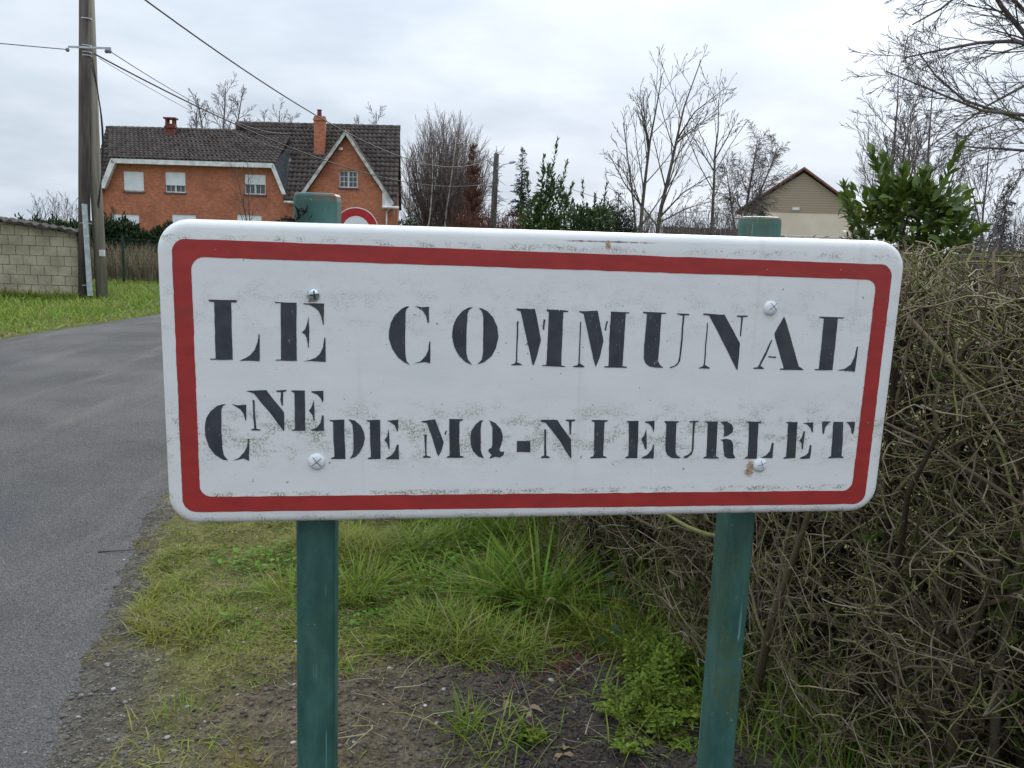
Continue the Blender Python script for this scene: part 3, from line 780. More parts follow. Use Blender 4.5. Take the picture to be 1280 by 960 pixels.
# rust: by the lower right screw, a split on the top edge, the upper left screw
wig = g.noise(v, 60, 4, 0.6)
for (px_, py_), r_, sc in (((0.906, 0.078), 0.012, (1.2, .7, 1)), ((0.649, 0.433), 0.006, (1, .55, 1)), ((0.209, 0.339), 0.003, (1, 1, 1)), ((0.236, 0.095), .003, (1, 1, 1))):
    d_ = g.math('ADD', g.dist(v, (px_, py_, 0), sc), g.math('MULTIPLY', g.math('SUBTRACT', wig, 0.5), r_*2.2))
    base = g.mix(g.math('MULTIPLY', g.ramp(d_, r_*.4, r_, 1, 0), .85), base, g.mix(g.ramp(g.noise(v, 220, 3), .4, .6), (0.50, 0.36, 0.20), (0.20, 0.075, 0.03)))
d_ = g.math('ADD', g.math('ABSOLUTE', g.math('SUBTRACT', sepv.outputs[1], 0.4365)), g.math('MULTIPLY', g.math('SUBTRACT', g.noise(g.mapping(v, (1, 1, 1)), 55, 3), 0.5), 0.006))
crack = g.math('MULTIPLY', g.ramp(d_, 0.0, 0.0016, 1, 0), g.math('MULTIPLY', g.ramp(sepv.outputs[0], 0.575, 0.60), g.ramp(sepv.outputs[0], 0.70, 0.73, 1, 0)))
base = g.mix(g.math('MULTIPLY', crack, 0.85), base, (0.09, 0.07, 0.05))
g.put(p.inputs['Base Color'], base); p.inputs['Roughness'].default_value = 0.42; p.inputs['Specular IOR Level'].default_value = 0.4
g.put(p.inputs['Normal'], g.bump(g.noise(g.mapping(v, (1, 2.2, 1)), 70, 4), 0.0004, 0.5, g.bump(g.noise(v, 4, 2), 0.006, 0.5)))
M['sign_paint'] = m

loops = []
prof = [(0.030, -0.034), (0.012, -0.034), (0.0, -0.030), (0.0, -0.012), (0.0012, -0.007), (0.0035, -0.0033), (0.0072, -0.0010), (0.012, 0.0), (0.030, 0.0)]
for ins, z in prof:
    r = max(0.045-ins, 0.012)
    q = rrect(ins, ins, SW-ins, SH-ins, r, 10)
    loops.append(np.column_stack([q, np.full(len(q), z)]))
n = len(loops[0]); V = np.vstack(loops)
F = [(i*n+j, i*n+(j+1) % n, (i+1)*n+(j+1) % n, (i+1)*n+j) for i in range(len(prof)-1) for j in range(n)]
F.append(tuple(range((len(prof)-1)*n, len(prof)*n))); F.append(tuple(range(n))[::-1])
panel = mobj('panel', V, F, M['sign_paint'], sg, M=MS)
for pp in panel.data.polygons: pp.use_smooth = pp.index < (len(prof)-1)*n

def wobble(q, amp, seed, sub=4):
    """hand-painted edge: subdivide a closed loop and jitter it"""
    q = np.asarray(q, float); out_ = []
    nq = len(q)
    for i in range(nq):
        a, b = q[i], q[(i+1) % nq]
        L = np.linalg.norm(b-a); k = max(1, min(60, int(L/0.006)))
        for s in range(k): out_.append(a+(b-a)*s/k)
    o = np.array(out_)
    o[:, 0] += amp*(fbm(o[:, 0]*120, o[:, 1]*120, seed, 3)-.5)*2; o[:, 1] += amp*(fbm(o[:, 0]*120+9, o[:, 1]*120+4, seed+5, 3)-.5)*2
    return o
def skew(q):
    q = np.asarray(q, float).copy(); t = np.clip((q[:, 0]-.02)/1.09, 0, 1); s = np.clip((q[:, 1]-.02)/.4, 0, 1)
    q[:, 1] -= t*(0.0095*s+0.0048*(1-s)); return q
m, nt_, p, o_ = nmat('sign_red_paint'); g = G(nt_); v = g.coord()
c = g.mix(g.ramp(g.noise(g.mapping(v, (1, 2, 1)), 22, 4), .3, .7), (0.39, 0.031, 0.027), (0.315, 0.026, 0.024))
c = g.mix(g.math('MULTIPLY', g.ramp(g.noise(v, 9, 4, .7), .52, .68), g.ramp(g.noise(v, 200, 3), .45, .65, 0, .7)), c, (0.14, 0.07, 0.04))
c = g.mix(g.math('MULTIPLY', g.ramp(g.noise(v, 130, 2), .74, .78), .8), c, (0.45, 0.36, 0.33))
g.put(p.inputs['Base Color'], c); p.inputs['Roughness'].default_value = .45
g.put(p.inputs['Normal'], g.bump(g.noise(g.mapping(v, (1, 1.4, 1)), 90, 4), 0.0004, .5))
M['sign_red_paint'] = m
oq = wobble(skew(rrect(.0215, .0205, 1.1140, .4235, .020, 8)), .0007, 3); iq = wobble(skew(rrect(.0470, .0445, 1.0885, .3985, .017, 8)), .0009, 8)
tri = tessellate_polygon([[Vector((*q, 0)) for q in oq], [Vector((*q, 0)) for q in iq]])
allq = np.vstack([oq, iq])
mobj('red_border', np.column_stack([allq, np.full(len(allq), .0004)]), [tuple(t) for t in tri], M['sign_red_paint'], sg, M=MS)

m, nt_, p, o_ = nmat('letter_paint'); g = G(nt_); v = g.coord()
c = g.mix(g.ramp(g.noise(v, 30, 4), .3, .7), (0.030, 0.034, 0.044), (0.052, 0.056, 0.066))
c = g.mix(g.math('MULTIPLY', g.ramp(g.noise(g.mapping(v, (2.5, .45, 1)), 170, 3, .6), .66, .72), g.ramp(g.noise(v, 8, 2), .42, .6)), c, (0.50, 0.52, 0.53))
c = g.mix(g.math('MULTIPLY', g.ramp(g.noise(g.mapping(v, loc=(5, 3, 0)), 14, 4, .7), .55, .72), g.ramp(g.noise(v, 180, 3), .4, .6, 0, .7)), c, (0.05, 0.062, 0.022))
g.put(p.inputs['Base Color'], c); p.inputs['Roughness'].default_value = .55
M['letter_paint'] = m
GLYPHS = """
L
68.4,338.4 108.0,338.6 107.0,335.3 99.8,334.9 99.6,299.2 99.5,251.7 68.5,251.6 68.2,253.0 75.8,253.4 76.1,298.9 76.4,334.9 69.2,335.9
108.6,250.8 137.6,250.4 138.1,288.6 136.9,290.4 134.7,277.6 130.8,266.6 124.5,259.2 117.4,254.5
E
160.6,337.0 190.8,336.2 190.0,251.2 160.1,251.4 160.1,252.5 167.7,252.9 168.5,335.5 161.0,335.7
200.5,335.8 229.8,336.0 229.3,304.2 228.2,305.1 225.8,317.0 221.7,325.1 215.5,330.5 208.5,333.7 201.0,334.5
207.6,316.7 208.5,294.8 207.6,270.7 206.6,271.7 204.9,283.7 202.4,290.7 197.5,293.4 202.1,297.5 205.1,304.8
200.0,251.0 207.9,252.2 216.9,255.9 223.2,261.6 227.7,270.9 229.9,285.7 231.4,285.7 231.6,250.0
C
353.1,334.4 348.6,329.7 347.4,323.2 347.4,289.7 347.8,261.5 349.8,252.0 354.5,246.7 346.1,250.5 336.7,257.6 328.3,270.8 323.5,285.8 323.4,297.0 326.0,310.0 332.3,321.2 341.3,330.2 347.6,333.8
361.7,334.6 371.5,333.2 382.0,333.9 382.1,310.6 379.9,310.6 377.8,319.9 373.5,327.3 366.9,331.8
361.9,249.2 370.2,252.1 377.5,259.7 382.0,269.2 383.0,282.1 384.7,282.1 385.2,248.8 377.7,251.2 370.2,250.2
O
446.7,334.4 441.2,330.0 439.1,324.0 438.2,290.5 438.9,265.8 441.5,255.3 447.8,247.1 437.8,251.4 428.1,261.0 420.2,275.2 416.8,290.3 417.9,305.4 422.9,317.6 431.9,329.0 441.1,334.2
456.1,334.0 461.0,328.4 463.0,319.1 464.2,267.9 462.4,255.4 455.9,247.9 466.3,251.6 477.4,261.2 483.6,273.7 486.8,290.9 484.4,306.1 478.2,319.2 469.4,328.5 461.8,332.8
M
514.3,314.9 516.6,314.4 516.5,279.7 516.5,251.8 521.6,249.9 525.5,247.4 508.2,247.1 507.8,248.5 512.9,249.8 514.5,252.7 514.6,279.7
512.4,333.8 541.0,333.6 543.4,323.8 552.2,286.7 547.1,262.6 542.2,247.4 540.6,248.0 535.3,268.3 519.3,329.2 512.9,331.4
554.8,318.2 557.5,317.3 556.3,302.0 554.0,303.0
558.7,333.5 592.2,332.0 592.3,330.1 584.7,329.7 584.8,287.9 585.3,247.6 591.4,246.2 590.9,245.1 555.6,246.5 555.6,247.7 562.0,248.1 562.4,287.7 562.3,329.7 558.5,330.5
M
611.2,315.5 612.9,315.1 613.5,280.4 614.1,251.2 621.7,246.9 621.0,245.0 603.6,245.3 604.0,246.5 610.4,248.3 612.2,251.2 611.9,280.4
609.1,331.3 637.9,332.6 640.6,321.2 649.6,286.5 645.2,261.1 639.6,245.8 636.7,253.3 628.0,284.4 616.3,327.6 609.8,330.0
652.6,317.5 654.6,316.9 652.5,302.4 650.5,303.0
658.0,331.6 687.7,330.8 687.4,329.4 681.9,329.0 682.2,288.7 681.9,247.2 689.4,246.2 688.7,244.6 653.1,245.1 653.4,246.7 659.9,247.5 658.7,288.5 658.7,330.0
U
709.4,332.6 746.7,331.2 746.2,330.0 738.8,329.3 739.1,291.1 738.7,255.7 742.2,249.8 747.6,245.2 735.4,245.0 725.2,247.3 718.8,251.6 715.5,258.5 714.7,281.1 715.4,304.6 716.2,329.0 710.1,330.5
763.2,330.8 783.4,330.3 783.2,328.3 776.0,327.8 775.7,301.3 775.3,267.8 774.3,255.8 769.7,248.9 762.8,245.5 757.8,245.0 758.1,246.6 765.7,248.2 771.0,253.8 772.6,263.8 773.3,301.2 773.2,327.4 766.4,328.9
N
813.7,316.4 815.1,316.4 815.2,277.9 815.4,250.0 823.8,245.5 823.1,244.1 805.3,244.8 806.9,246.0 811.9,247.6 813.6,251.0 813.4,277.9
806.1,331.3 840.5,329.8 847.6,319.7 870.1,285.3 870.6,262.3 869.8,242.2 867.0,245.2 852.2,270.2 816.1,328.2 806.9,329.0
861.1,329.3 879.7,329.3 878.9,327.4 871.3,326.7 870.9,296.2 869.2,296.2 868.8,326.6 861.3,327.3
A
921.9,291.3 923.6,290.7 915.0,266.6 907.7,249.4 914.0,245.4 913.3,244.1 895.5,244.7 896.7,246.1 903.3,247.3 905.1,250.4
939.1,328.7 943.0,321.8 972.5,249.0 981.2,244.2 979.6,243.1 941.2,243.4 941.5,245.2 947.4,245.7 927.2,296.7 926.2,301.7
919.5,265.4 932.7,264.6 932.5,262.4 919.7,263.2
L
998.5,329.4 1040.6,328.9 1040.4,327.3 1030.2,326.8 1030.7,283.5 1030.8,243.1 1000.0,243.2 1000.2,244.6 1007.2,245.5 1007.1,283.3 1006.8,326.1 999.4,327.8
1039.4,243.3 1052.5,246.2 1061.5,253.0 1066.4,265.4 1068.0,282.1 1070.2,281.7 1070.0,259.2 1069.7,241.1
C
87.9,185.5 83.4,183.3 81.5,177.7 80.6,156.9 81.0,118.9 82.8,108.3 88.7,100.0 81.2,101.6 70.8,108.5 62.2,121.0 57.5,138.2 57.2,151.4 59.7,164.6 65.6,174.9 75.5,183.3 83.5,185.9
96.7,186.1 104.6,184.2 117.0,185.1 116.1,160.9 114.8,162.4 112.8,171.9 108.0,178.5 101.0,183.2
96.4,100.4 104.5,104.2 111.9,112.8 116.6,122.3 117.7,133.8 119.7,132.8 118.8,99.5 110.8,103.1 104.5,101.7
N
126.0,192.2 128.7,191.6 129.4,164.2 130.5,148.6 136.2,147.4 135.5,145.9 122.4,146.2 123.4,147.5 127.3,149.0 126.5,164.2
117.5,206.1 145.9,207.2 152.8,197.2 170.8,173.5 170.4,145.8 169.1,145.2 154.2,167.9 138.4,187.8 128.0,201.9
160.1,206.6 174.8,207.5 174.4,205.6 169.9,204.1 169.1,183.9 167.3,183.4 165.6,192.4 166.9,203.8 160.4,204.9
E
181.6,206.6 201.0,206.6 200.9,145.5 181.8,145.5 182.0,147.0 186.0,147.8 185.9,202.8 181.9,204.9
210.1,205.6 227.6,206.5 227.8,192.3 226.3,188.5 223.9,195.1 218.5,200.8 210.4,204.1
213.6,192.3 214.6,177.1 214.7,160.8 213.0,161.4 211.6,169.4 206.6,176.2 210.6,181.9 212.5,188.5
210.0,145.5 210.0,146.8 217.3,149.8 222.9,156.9 225.8,168.4 228.0,168.4 228.3,145.3
D
236.4,161.8 258.1,162.7 258.4,131.7 259.9,101.3 238.4,101.2 238.5,103.0 243.3,104.5 241.8,131.8 241.5,158.9 236.8,160.5
264.3,163.0 274.1,160.6 282.5,152.8 287.1,143.1 288.5,133.3 286.3,121.6 280.8,110.9 274.3,104.1 265.9,101.5 270.5,108.1 271.8,119.8 271.0,143.2 269.9,154.8
E
290.8,161.5 311.2,162.3 312.1,100.6 293.0,100.3 293.3,102.3 297.6,103.8 296.3,131.3 295.8,158.9 291.1,160.1
321.5,160.7 337.9,162.2 337.8,143.6 336.3,144.2 332.8,153.4 327.1,158.0
323.9,147.6 325.5,131.0 325.7,115.7 323.8,117.3 321.8,125.2 317.7,130.1 321.7,135.9 323.2,142.8
320.2,100.3 321.1,102.5 328.6,106.4 333.3,113.2 336.5,123.0 339.2,123.0 339.8,99.9
M
377.5,138.4 381.3,139.3 381.3,118.6 382.0,105.7 388.5,103.6 388.1,102.0 375.7,102.4 376.6,104.0 380.0,105.7 379.0,118.6
372.8,160.0 393.6,162.8 397.6,152.0 407.7,126.2 404.2,112.4 400.0,104.1 397.6,108.5 389.4,134.3 381.4,157.0 373.4,158.8
410.2,144.0 412.4,145.0 410.3,138.1 408.4,139.1
415.1,163.1 436.1,162.9 435.6,160.6 431.2,159.6 431.1,133.9 432.7,105.1 438.5,103.6 438.2,101.6 412.1,101.7 413.0,103.9 416.9,105.3 416.1,134.1
Q
467.3,161.4 464.6,156.4 463.6,145.6 465.0,113.7 467.2,105.6 470.3,100.6 461.4,103.3 453.4,111.8 449.2,121.8 448.1,133.8 450.4,145.7 455.9,154.5 462.5,160.4
477.0,161.3 486.8,156.3 494.9,147.3 498.9,135.3 496.8,123.3 493.8,114.3 496.3,110.3 501.2,111.2 500.4,105.2 494.7,101.2 488.7,102.9 479.4,100.4 479.9,103.0 482.4,105.4 476.7,111.5 477.6,115.5 481.4,117.1 482.6,121.5 481.6,149.4
hyphen
521.1,128.1 541.8,127.5 542.6,109.7 521.4,110.4
N
563.2,146.8 566.2,146.4 566.7,124.6 568.4,104.0 573.3,102.3 573.4,99.8 559.7,100.0 560.0,102.0 564.8,104.0 563.9,124.7
556.8,161.8 582.9,161.7 590.4,150.6 606.4,130.3 608.4,100.4 606.6,99.8 589.6,126.4 565.3,156.8 557.3,159.2
596.4,162.0 611.3,162.1 611.0,159.9 605.9,158.5 606.0,138.4 604.0,138.0 602.8,150.5 601.5,158.9 596.9,160.0
I
637.4,161.3 663.9,161.2 663.2,159.0 658.5,157.8 658.9,127.8 659.8,102.8 665.2,101.1 664.9,99.5 639.0,99.0 639.3,101.0 644.2,103.0 643.5,132.0 642.4,157.3 637.9,159.1
E
694.4,159.6 713.3,159.9 714.7,131.3 715.3,98.8 696.0,98.6 696.7,101.1 700.7,102.3 699.5,131.5 697.8,156.9 694.9,158.0
724.0,158.8 739.7,159.7 740.2,147.5 739.2,141.3 736.4,149.5 730.4,155.3 724.7,157.4
726.9,146.5 728.7,131.2 730.0,112.7 727.2,113.7 723.9,123.0 719.9,130.2 724.6,136.3
723.2,98.3 724.1,100.4 732.0,104.4 737.7,111.5 740.1,121.2 741.4,120.8 742.4,98.0
U
756.0,159.6 779.8,159.1 779.1,157.0 775.9,156.2 776.8,130.7 778.0,108.0 781.1,102.7 787.0,99.6 783.6,98.1 772.1,98.7 765.1,102.9 761.2,110.2 760.2,130.9 759.3,155.9 756.7,157.6
796.8,159.4 812.3,159.7 811.5,157.8 806.9,156.8 806.6,136.7 808.0,113.9 805.5,104.5 798.2,98.4 792.0,98.2 792.7,101.6 799.9,104.0 804.3,108.7 804.5,126.3 803.2,156.9 797.5,157.7
R
823.5,158.6 844.4,158.7 845.3,130.1 846.5,100.5 851.5,98.7 851.0,97.1 825.6,97.4 826.1,99.5 830.2,100.7 829.1,130.3 827.9,155.9 824.0,157.1
848.7,158.0 859.2,158.6 868.1,153.8 871.4,147.5 870.4,140.3 863.5,135.1 856.2,133.1 856.6,140.4 855.2,151.8
851.4,128.4 861.8,130.0 869.4,127.8 873.6,121.5 875.2,104.7 879.6,98.4 875.5,96.7 867.0,96.9 860.7,100.7 858.0,113.3 856.4,124.8
L
893.0,158.4 918.2,158.0 917.7,156.1 913.5,155.5 914.6,129.5 916.1,97.9 915.2,96.2 895.8,96.5 896.3,98.6 900.4,100.2 899.2,129.6 897.1,155.4 893.6,156.7
922.5,97.8 931.8,101.9 937.5,109.3 939.4,122.9 942.6,122.5 942.6,112.4 943.1,96.9
E
960.1,157.3 979.9,157.6 980.9,128.8 982.7,96.6 962.3,95.6 962.8,97.7 966.7,99.4 965.7,129.0 964.0,155.0 960.6,155.9
989.8,156.1 1007.5,157.0 1008.4,141.3 1006.9,139.2 1004.3,146.5 997.7,152.9
992.4,142.4 994.7,141.4 994.2,126.6 994.4,111.4 992.5,112.9 991.1,121.4 987.0,126.7 990.3,131.9
990.9,97.4 999.3,100.7 1004.2,105.3 1005.9,119.1 1008.4,118.4 1009.1,105.3 1007.9,95.7 991.6,95.2
T
1043.0,157.9 1059.5,157.8 1062.0,128.1 1063.3,99.3 1067.2,98.1 1066.6,96.4 1040.5,95.9 1040.7,98.0 1044.9,99.5 1043.7,128.3 1042.2,155.3
1022.6,158.0 1038.1,158.3 1033.5,154.8 1029.4,148.5 1027.9,137.3 1025.7,137.3
1065.0,157.7 1080.0,157.6 1080.2,147.0 1079.3,136.9 1077.0,137.5 1074.6,146.0 1069.9,153.5
"""

cur = None
def add_letter(name, polys, k):
    mbv = MB()
    for q in polys:
        q = wobble(np.array(q)/1000.0, .0005, 31+k, 1)
        tri = tessellate_polygon([[Vector((*a, 0)) for a in q]])
        nq = len(q)
        top = np.column_stack([q, np.full(nq, .0006)]); bot = np.column_stack([q, np.full(nq, -.0004)])
        mbv.add(np.vstack([top, bot]), [tuple(t) for t in tri]+[(i, nq+i, nq+(i+1) % nq, (i+1) % nq) for i in range(nq)])
    V, F = mbv.out()
    mobj('hyphen' if name == 'hyphen' else 'letter', V, F, M['letter_paint'], sg, M=MS)
items = []
for ln in GLYPHS.strip().splitlines():
    if ',' in ln: items[-1][1].append([tuple(map(float, q.split(','))) for q in ln.split()])
    else: items.append((ln.strip(), []))
for k, (nm, polys) in enumerate(items): add_letter(nm, polys, k)

# ---- screws with crossed slots
M['screw_white'] = basic('painted_screw', (0.66, 0.68, 0.70), (0.80, 0.81, 0.82), 90, .4)
M['screw_metal'] = basic('bright_screw', (0.42, 0.50, 0.50), (0.62, 0.70, 0.70), 120, .28, metal=.85)
M['slot'] = basic('screw_slot', (0.02, 0.022, 0.022), (0.05, 0.05, 0.045), 80, .8)
for (u_, v_), r_, mt, an in (((.2151, .3479), .0092, 'screw_metal', .1), ((.9153, .3413), .0112, 'screw_white', .75), ((.2171, .0973), .0122, 'screw_white', .7), ((.9224, .0851), .0112, 'screw_white', .35)):
    b = MB().lathe((u_, v_, 0), [(r_*1.02, -.001), (r_*1.02, .0012), (r_*.93, .0028), (r_*.75, .0042), (r_*.45, .0052), (r_*.12, .0056)], (0, 0, 1), 28)
    V, F = b.out(); sc_ = mobj('screw', V, F, M[mt], sg, True, M=MS)
    s = MB()
    for da in (0, math.pi/2):
        ca, sa = math.cos(an+da), math.sin(an+da); L = r_*.72; t_ = .00042 if mt == 'screw_white' else .0011
        s.add([(u_-ca*L+sa*t_, v_-sa*L-ca*t_, .0043), (u_-ca*L-sa*t_, v_-sa*L+ca*t_, .0043), (u_-sa*t_, v_+ca*t_, .0062), (u_+sa*t_, v_-ca*t_, .0062)], [(0, 1, 2, 3)])
        s.add([(u_+ca*L+sa*t_, v_+sa*L-ca*t_, .0043), (u_+ca*L-sa*t_, v_+sa*L+ca*t_, .0043), (u_-sa*t_, v_+ca*t_, .0062), (u_+sa*t_, v_-ca*t_, .0062)], [(0, 1, 2, 3)])
    V, F = s.out(); mobj('slot', V, F, M['slot'], sc_, M=MS)

# ---- green posts
m, nt_, p, o_ = nmat('green_post_paint'); g = G(nt_); v = g.coord()
c = g.mix(g.ramp(g.noise(g.mapping(v, (1, 1, .35)), 14, 5, .65), .3, .7), (0.020, 0.074, 0.062), (0.058, 0.150, 0.128))
c = g.mix(g.math('MULTIPLY', g.ramp(g.noise(g.mapping(v, (1, 1, .012)), 150, 2), .62, .68), g.ramp(g.noise(v, 9, 3), .46, .6, 0, .7)), c, (0.22, 0.36, 0.34))          # scratches
alg = g.math('MULTIPLY', g.ramp(g.noise(g.mapping(v, (1, 1, .5)), 9, 4, .7), .40, .62), g.ramp(g.noise(v, 160, 3, .6), .42, .62, 0, .8))
sx = g.n('ShaderNodeSeparateXYZ'); g.put(sx.inputs[0], v)
c = g.mix(g.math('MULTIPLY', alg, g.ramp(sx.outputs[0], -.25, .36, .35, .95)), c, (0.085, 0.10, 0.025))
c = g.mix(g.ramp(g.noise(v, 120, 3), .68, .73, 0, .85), c, (0.20, 0.24, 0.16))
topm = g.math('MULTIPLY', g.ramp(sx.outputs[2], 1.638, 1.650), g.ramp(g.noise(v, 70, 3), .42, .55))
c = g.mix(topm, c, (0.13, 0.07, 0.035))
g.put(p.inputs['Base Color'], c); p.inputs['Roughness'].default_value = .42; p.inputs['Specular IOR Level'].default_value = .4
M['green_post'] = m
def post(cx, cy, wx, wy, rot, ztop, seed):
    q = rrect(-wx/2, -wy/2, wx/2, wy/2, .009, 5); ca, sa = math.cos(rot), math.sin(rot)
    q = np.column_stack([q[:, 0]*ca-q[:, 1]*sa+cx, q[:, 0]*sa+q[:, 1]*ca+cy]); n = len(q)
    zs_ = [-.5, 0, .5, 1.0, ztop-.012]
    V = np.vstack([np.column_stack([q, np.full(n, z)]) for z in zs_]); F = [(i*n+j, i*n+(j+1) % n, (i+1)*n+(j+1) % n, (i+1)*n+j) for i in range(len(zs_)-1) for j in range(n)]
    po = mobj('post', V, F, M['green_post'], sg)
    c_ = np.array([cx, cy]); L = []
    for sc, z in ((1.035, -.055), (1.06, -.052), (1.06, -.012), (1.03, -.004), (.96, -.001), (.8, 0)):
        L.append(np.column_stack([c_+(q-c_)*sc, np.full(n, ztop+z)]))
    V = np.vstack(L); F = [(i*n+j, i*n+(j+1) % n, (i+1)*n+(j+1) % n, (i+1)*n+j) for i in range(len(L)-1) for j in range(n)]+[tuple(range((len(L)-1)*n, len(L)*n))]
    mobj('post_cap', V, F, M['green_post'], po)
post(-.3040, 1.341, .0615, .050, math.radians(2), 1.654, 1)
post(.3985, 1.461, .050, .058, math.radians(12), 1.648, 2)
for (u_, v_) in ((.2151, .3479), (.9153, .3413), (.2171, .0973), (.9224, .0851)):      # bolts behind the panel reaching the posts
    b = MB().lathe((u_, v_, -.075), [(.005, 0), (.005, .042)], (0, 0, 1), 10); V, F = b.out(); mobj('bolt', V, F, M['galv'], sg, M=MS)
# dirt nest of moss on the cap

# ================================================================== TREES
def limb(rng, p, d, L, wob, trop, N=6):
    pts = [np.asarray(p, float)]; d = unit(np.asarray(d, float))
    for i in range(N-1):
        d = unit(d+rng.normal(0, wob, 3)+np.array([0, 0, trop]))
        pts.append(pts[-1]+d*L/(N-1))
    return np.array(pts)
def at_t(pts, t):
    f = t*(len(pts)-1); i = min(int(f), len(pts)-2); return pts[i]+(pts[i+1]-pts[i])*(f-i), unit(pts[i+1]-pts[i])
def spread(rng, tan, ang, az):
    ref = np.array([0, 0, 1.0]) if abs(tan[2]) < .9 else np.array([1.0, 0, 0])
    a = unit(np.cross(tan, ref)); b = np.cross(tan, a)
    return tan*math.cos(ang)+(a*math.cos(az)+b*math.sin(az))*math.sin(ang)
def ramify(rng, pts, r0, r1, L, spec, lev, out_, rmin):
    """spec per level: (children, angle, length ratio, first t, wobble, tropism, radius ratio)"""
    if lev >= len(spec): return
    nch, ang, ratio, first, wob, trop, rr = spec[lev]
    nch = int(nch*rng.uniform(.8, 1.2)+.5); az = rng.uniform(0, 6.28)
    for k in range(nch):
        t = first+(0.99-first)*(k+rng.uniform(.1, .9))/nch
        q, tan = at_t(pts, t); az += 2.4+rng.normal(0, .5)
        l = L*ratio*(1.05-.62*t)*rng.uniform(.65, 1.2)
        c = limb(rng, q, spread(rng, tan, ang*rng.uniform(.7, 1.3), az), l, wob, trop)
        rb = max(rmin, min((r0+(r1-r0)*t)*.8, (r0+(r1-r0)*t)*rr)); re = max(rmin*.7, rb*.3)
        out_.append((lev, c, rb, re))
        ramify(rng, c, rb, re, l, spec, lev+1, out_, rmin)
def build_limbs(name, lst, mat, parent, sides):
    P = np.array([c for _, c, _, _ in lst]); n = P.shape[1]
    t = np.linspace(0, 1, n); R_ = np.array([rb+(re-rb)*t for _, _, rb, re in lst])
    V, F = tubes(P, R_, sides); return mobj(name, V, F, mat, parent, True)
def bare_tree(seed, base, stems, spec, mat, rmin, label, group=None, name='bare_tree', cat='tree', sides=4, crown_mat=None):
    """stems: list of (polyline points, r0, r1)"""
    rng = np.random.default_rng(seed)
    t = thing(name, tuple(base), label, cat, group)
    cr = []
    for pts, r0, r1 in stems:
        pts = np.asarray(pts, float)
        MB().tube(pts, np.linspace(r0, r1, len(pts)), 8).build('trunk', mat, t, True)
        L = np.linalg.norm(np.diff(pts, axis=0), axis=1).sum()
        ramify(rng, pts, r0, r1, L, spec, 0, cr, rmin)
    if cr: build_limbs('crown', cr, crown_mat or mat, t, sides)
    return t
def stem(rng, base, top, n=8, wob=.02):
    base = np.asarray(base, float); top = np.asarray(top, float); t = np.linspace(0, 1, n)[:, None]
    p = base*(1-t)+top*t; L = np.linalg.norm(top-base)
    j = np.cumsum(rng.normal(0, wob*L/n, (n, 3)), 0); j -= j[-1]*t; p = p+j*np.array([1, 1, .2]); return p
rg = np.random.default_rng(21)
TG = 'bare winter trees'
# trees showing over the brick house roof
sp_far = [(16, .6, .27, .35, .10, .05, .5), (8, .6, .5, .15, .12, .02, .5), (6, .6, .55, .15, .13, -.02, .5)]
bare_tree(1, (-20.6, 60, 0), [(stem(rg, (-20.6, 60, 0), (-19.7, 60, 10.6)), .16, .035), (stem(rg, (-20.3, 60.2, 2), (-18.7, 60.3, 10.4)), .1, .03), (stem(rg, (-20.5, 59.9, 2), (-21.6, 60, 9.9)), .1, .03)], sp_far, M['bark_far'], .0095, 'bare tree rising behind the brick house roof beside the dark chimney', TG)
bare_tree(2, (-20.4, 75, 0), [(stem(rg, (-20.4, 75, 0), (-20.2, 75, 11.2)), .14, .03), (stem(rg, (-20.6, 75, 2), (-19.1, 75, 10.8)), .09, .03), (stem(rg, (-20.6, 75, 2), (-21.5, 75, 10.8)), .09, .03)], sp_far, M['bark_far'], .008, 'faint small bare crown above the brick house ridge left of the tall chimney', TG)
bare_tree(3, (-10.9, 65, 0), [(stem(rg, (-10.9, 65, 0), (-10.5, 65, 10.0)), .14, .03), (stem(rg, (-10.9, 65, 3), (-11.8, 65, 9.2)), .08, .03)], sp_far, M['bark_far'], .0095, 'small bare crown above the brick house ridge near its end', TG)
bare_tree(4, (-23.3, 62, 0), [(stem(rg, (-22.9, 62, 0), (-22.4, 62, 9.3)), .13, .03)], sp_far, M['bark_far'], .009, 'low bare crown beside the chimney behind the brick house', TG)
# upright many stemmed willow
rw = np.random.default_rng(33); stems_ = []
for k in range(62):
    a = rw.uniform(-1, 1); top = (-4.2+a*2.55, 50+rw.uniform(-1.4, 1.4), 7.6-2.3*abs(a)**2-rw.uniform(0, 1.6))
    stems_.append((stem(rw, (-4.2+a*.9, 50+rw.uniform(-.5, .5), 0), top, 7, .03), .040, .012))
sp_w = [(17, .42, .42, .10, .06, .06, .55), (9, .38, .5, .1, .08, .05, .5)]
bare_tree(34, (-4.2, 50, 0), stems_, sp_w, M['bark_willow'], .0075, 'broad bare willow of many upright twigs between brick house and lamp pole', TG, sides=3)
# birch stems in front of it
for k, x in enumerate((-5.7, -4.9, -4.1)):
    q = np.random.default_rng(60+k); bare_tree(70+k, (x, 48.5, 0), [(stem(q, (x, 48.5, 0), (x-.4+.5*k, 48.5, 5.8+.5*k), 8, .05), .055, .02)], [(12, .5, .35, .35, .1, .02, .4), (5, .5, .5, .2, .12, -.03, .5)], M['bark_birch'], .010, ('pale birch stem in front of the willow near the brick house', 'middle pale birch stem in front of the willow', 'pale birch stem in front of the willow towards the lamp pole')[k], TG, crown_mat=M['bark_willow'], sides=3)
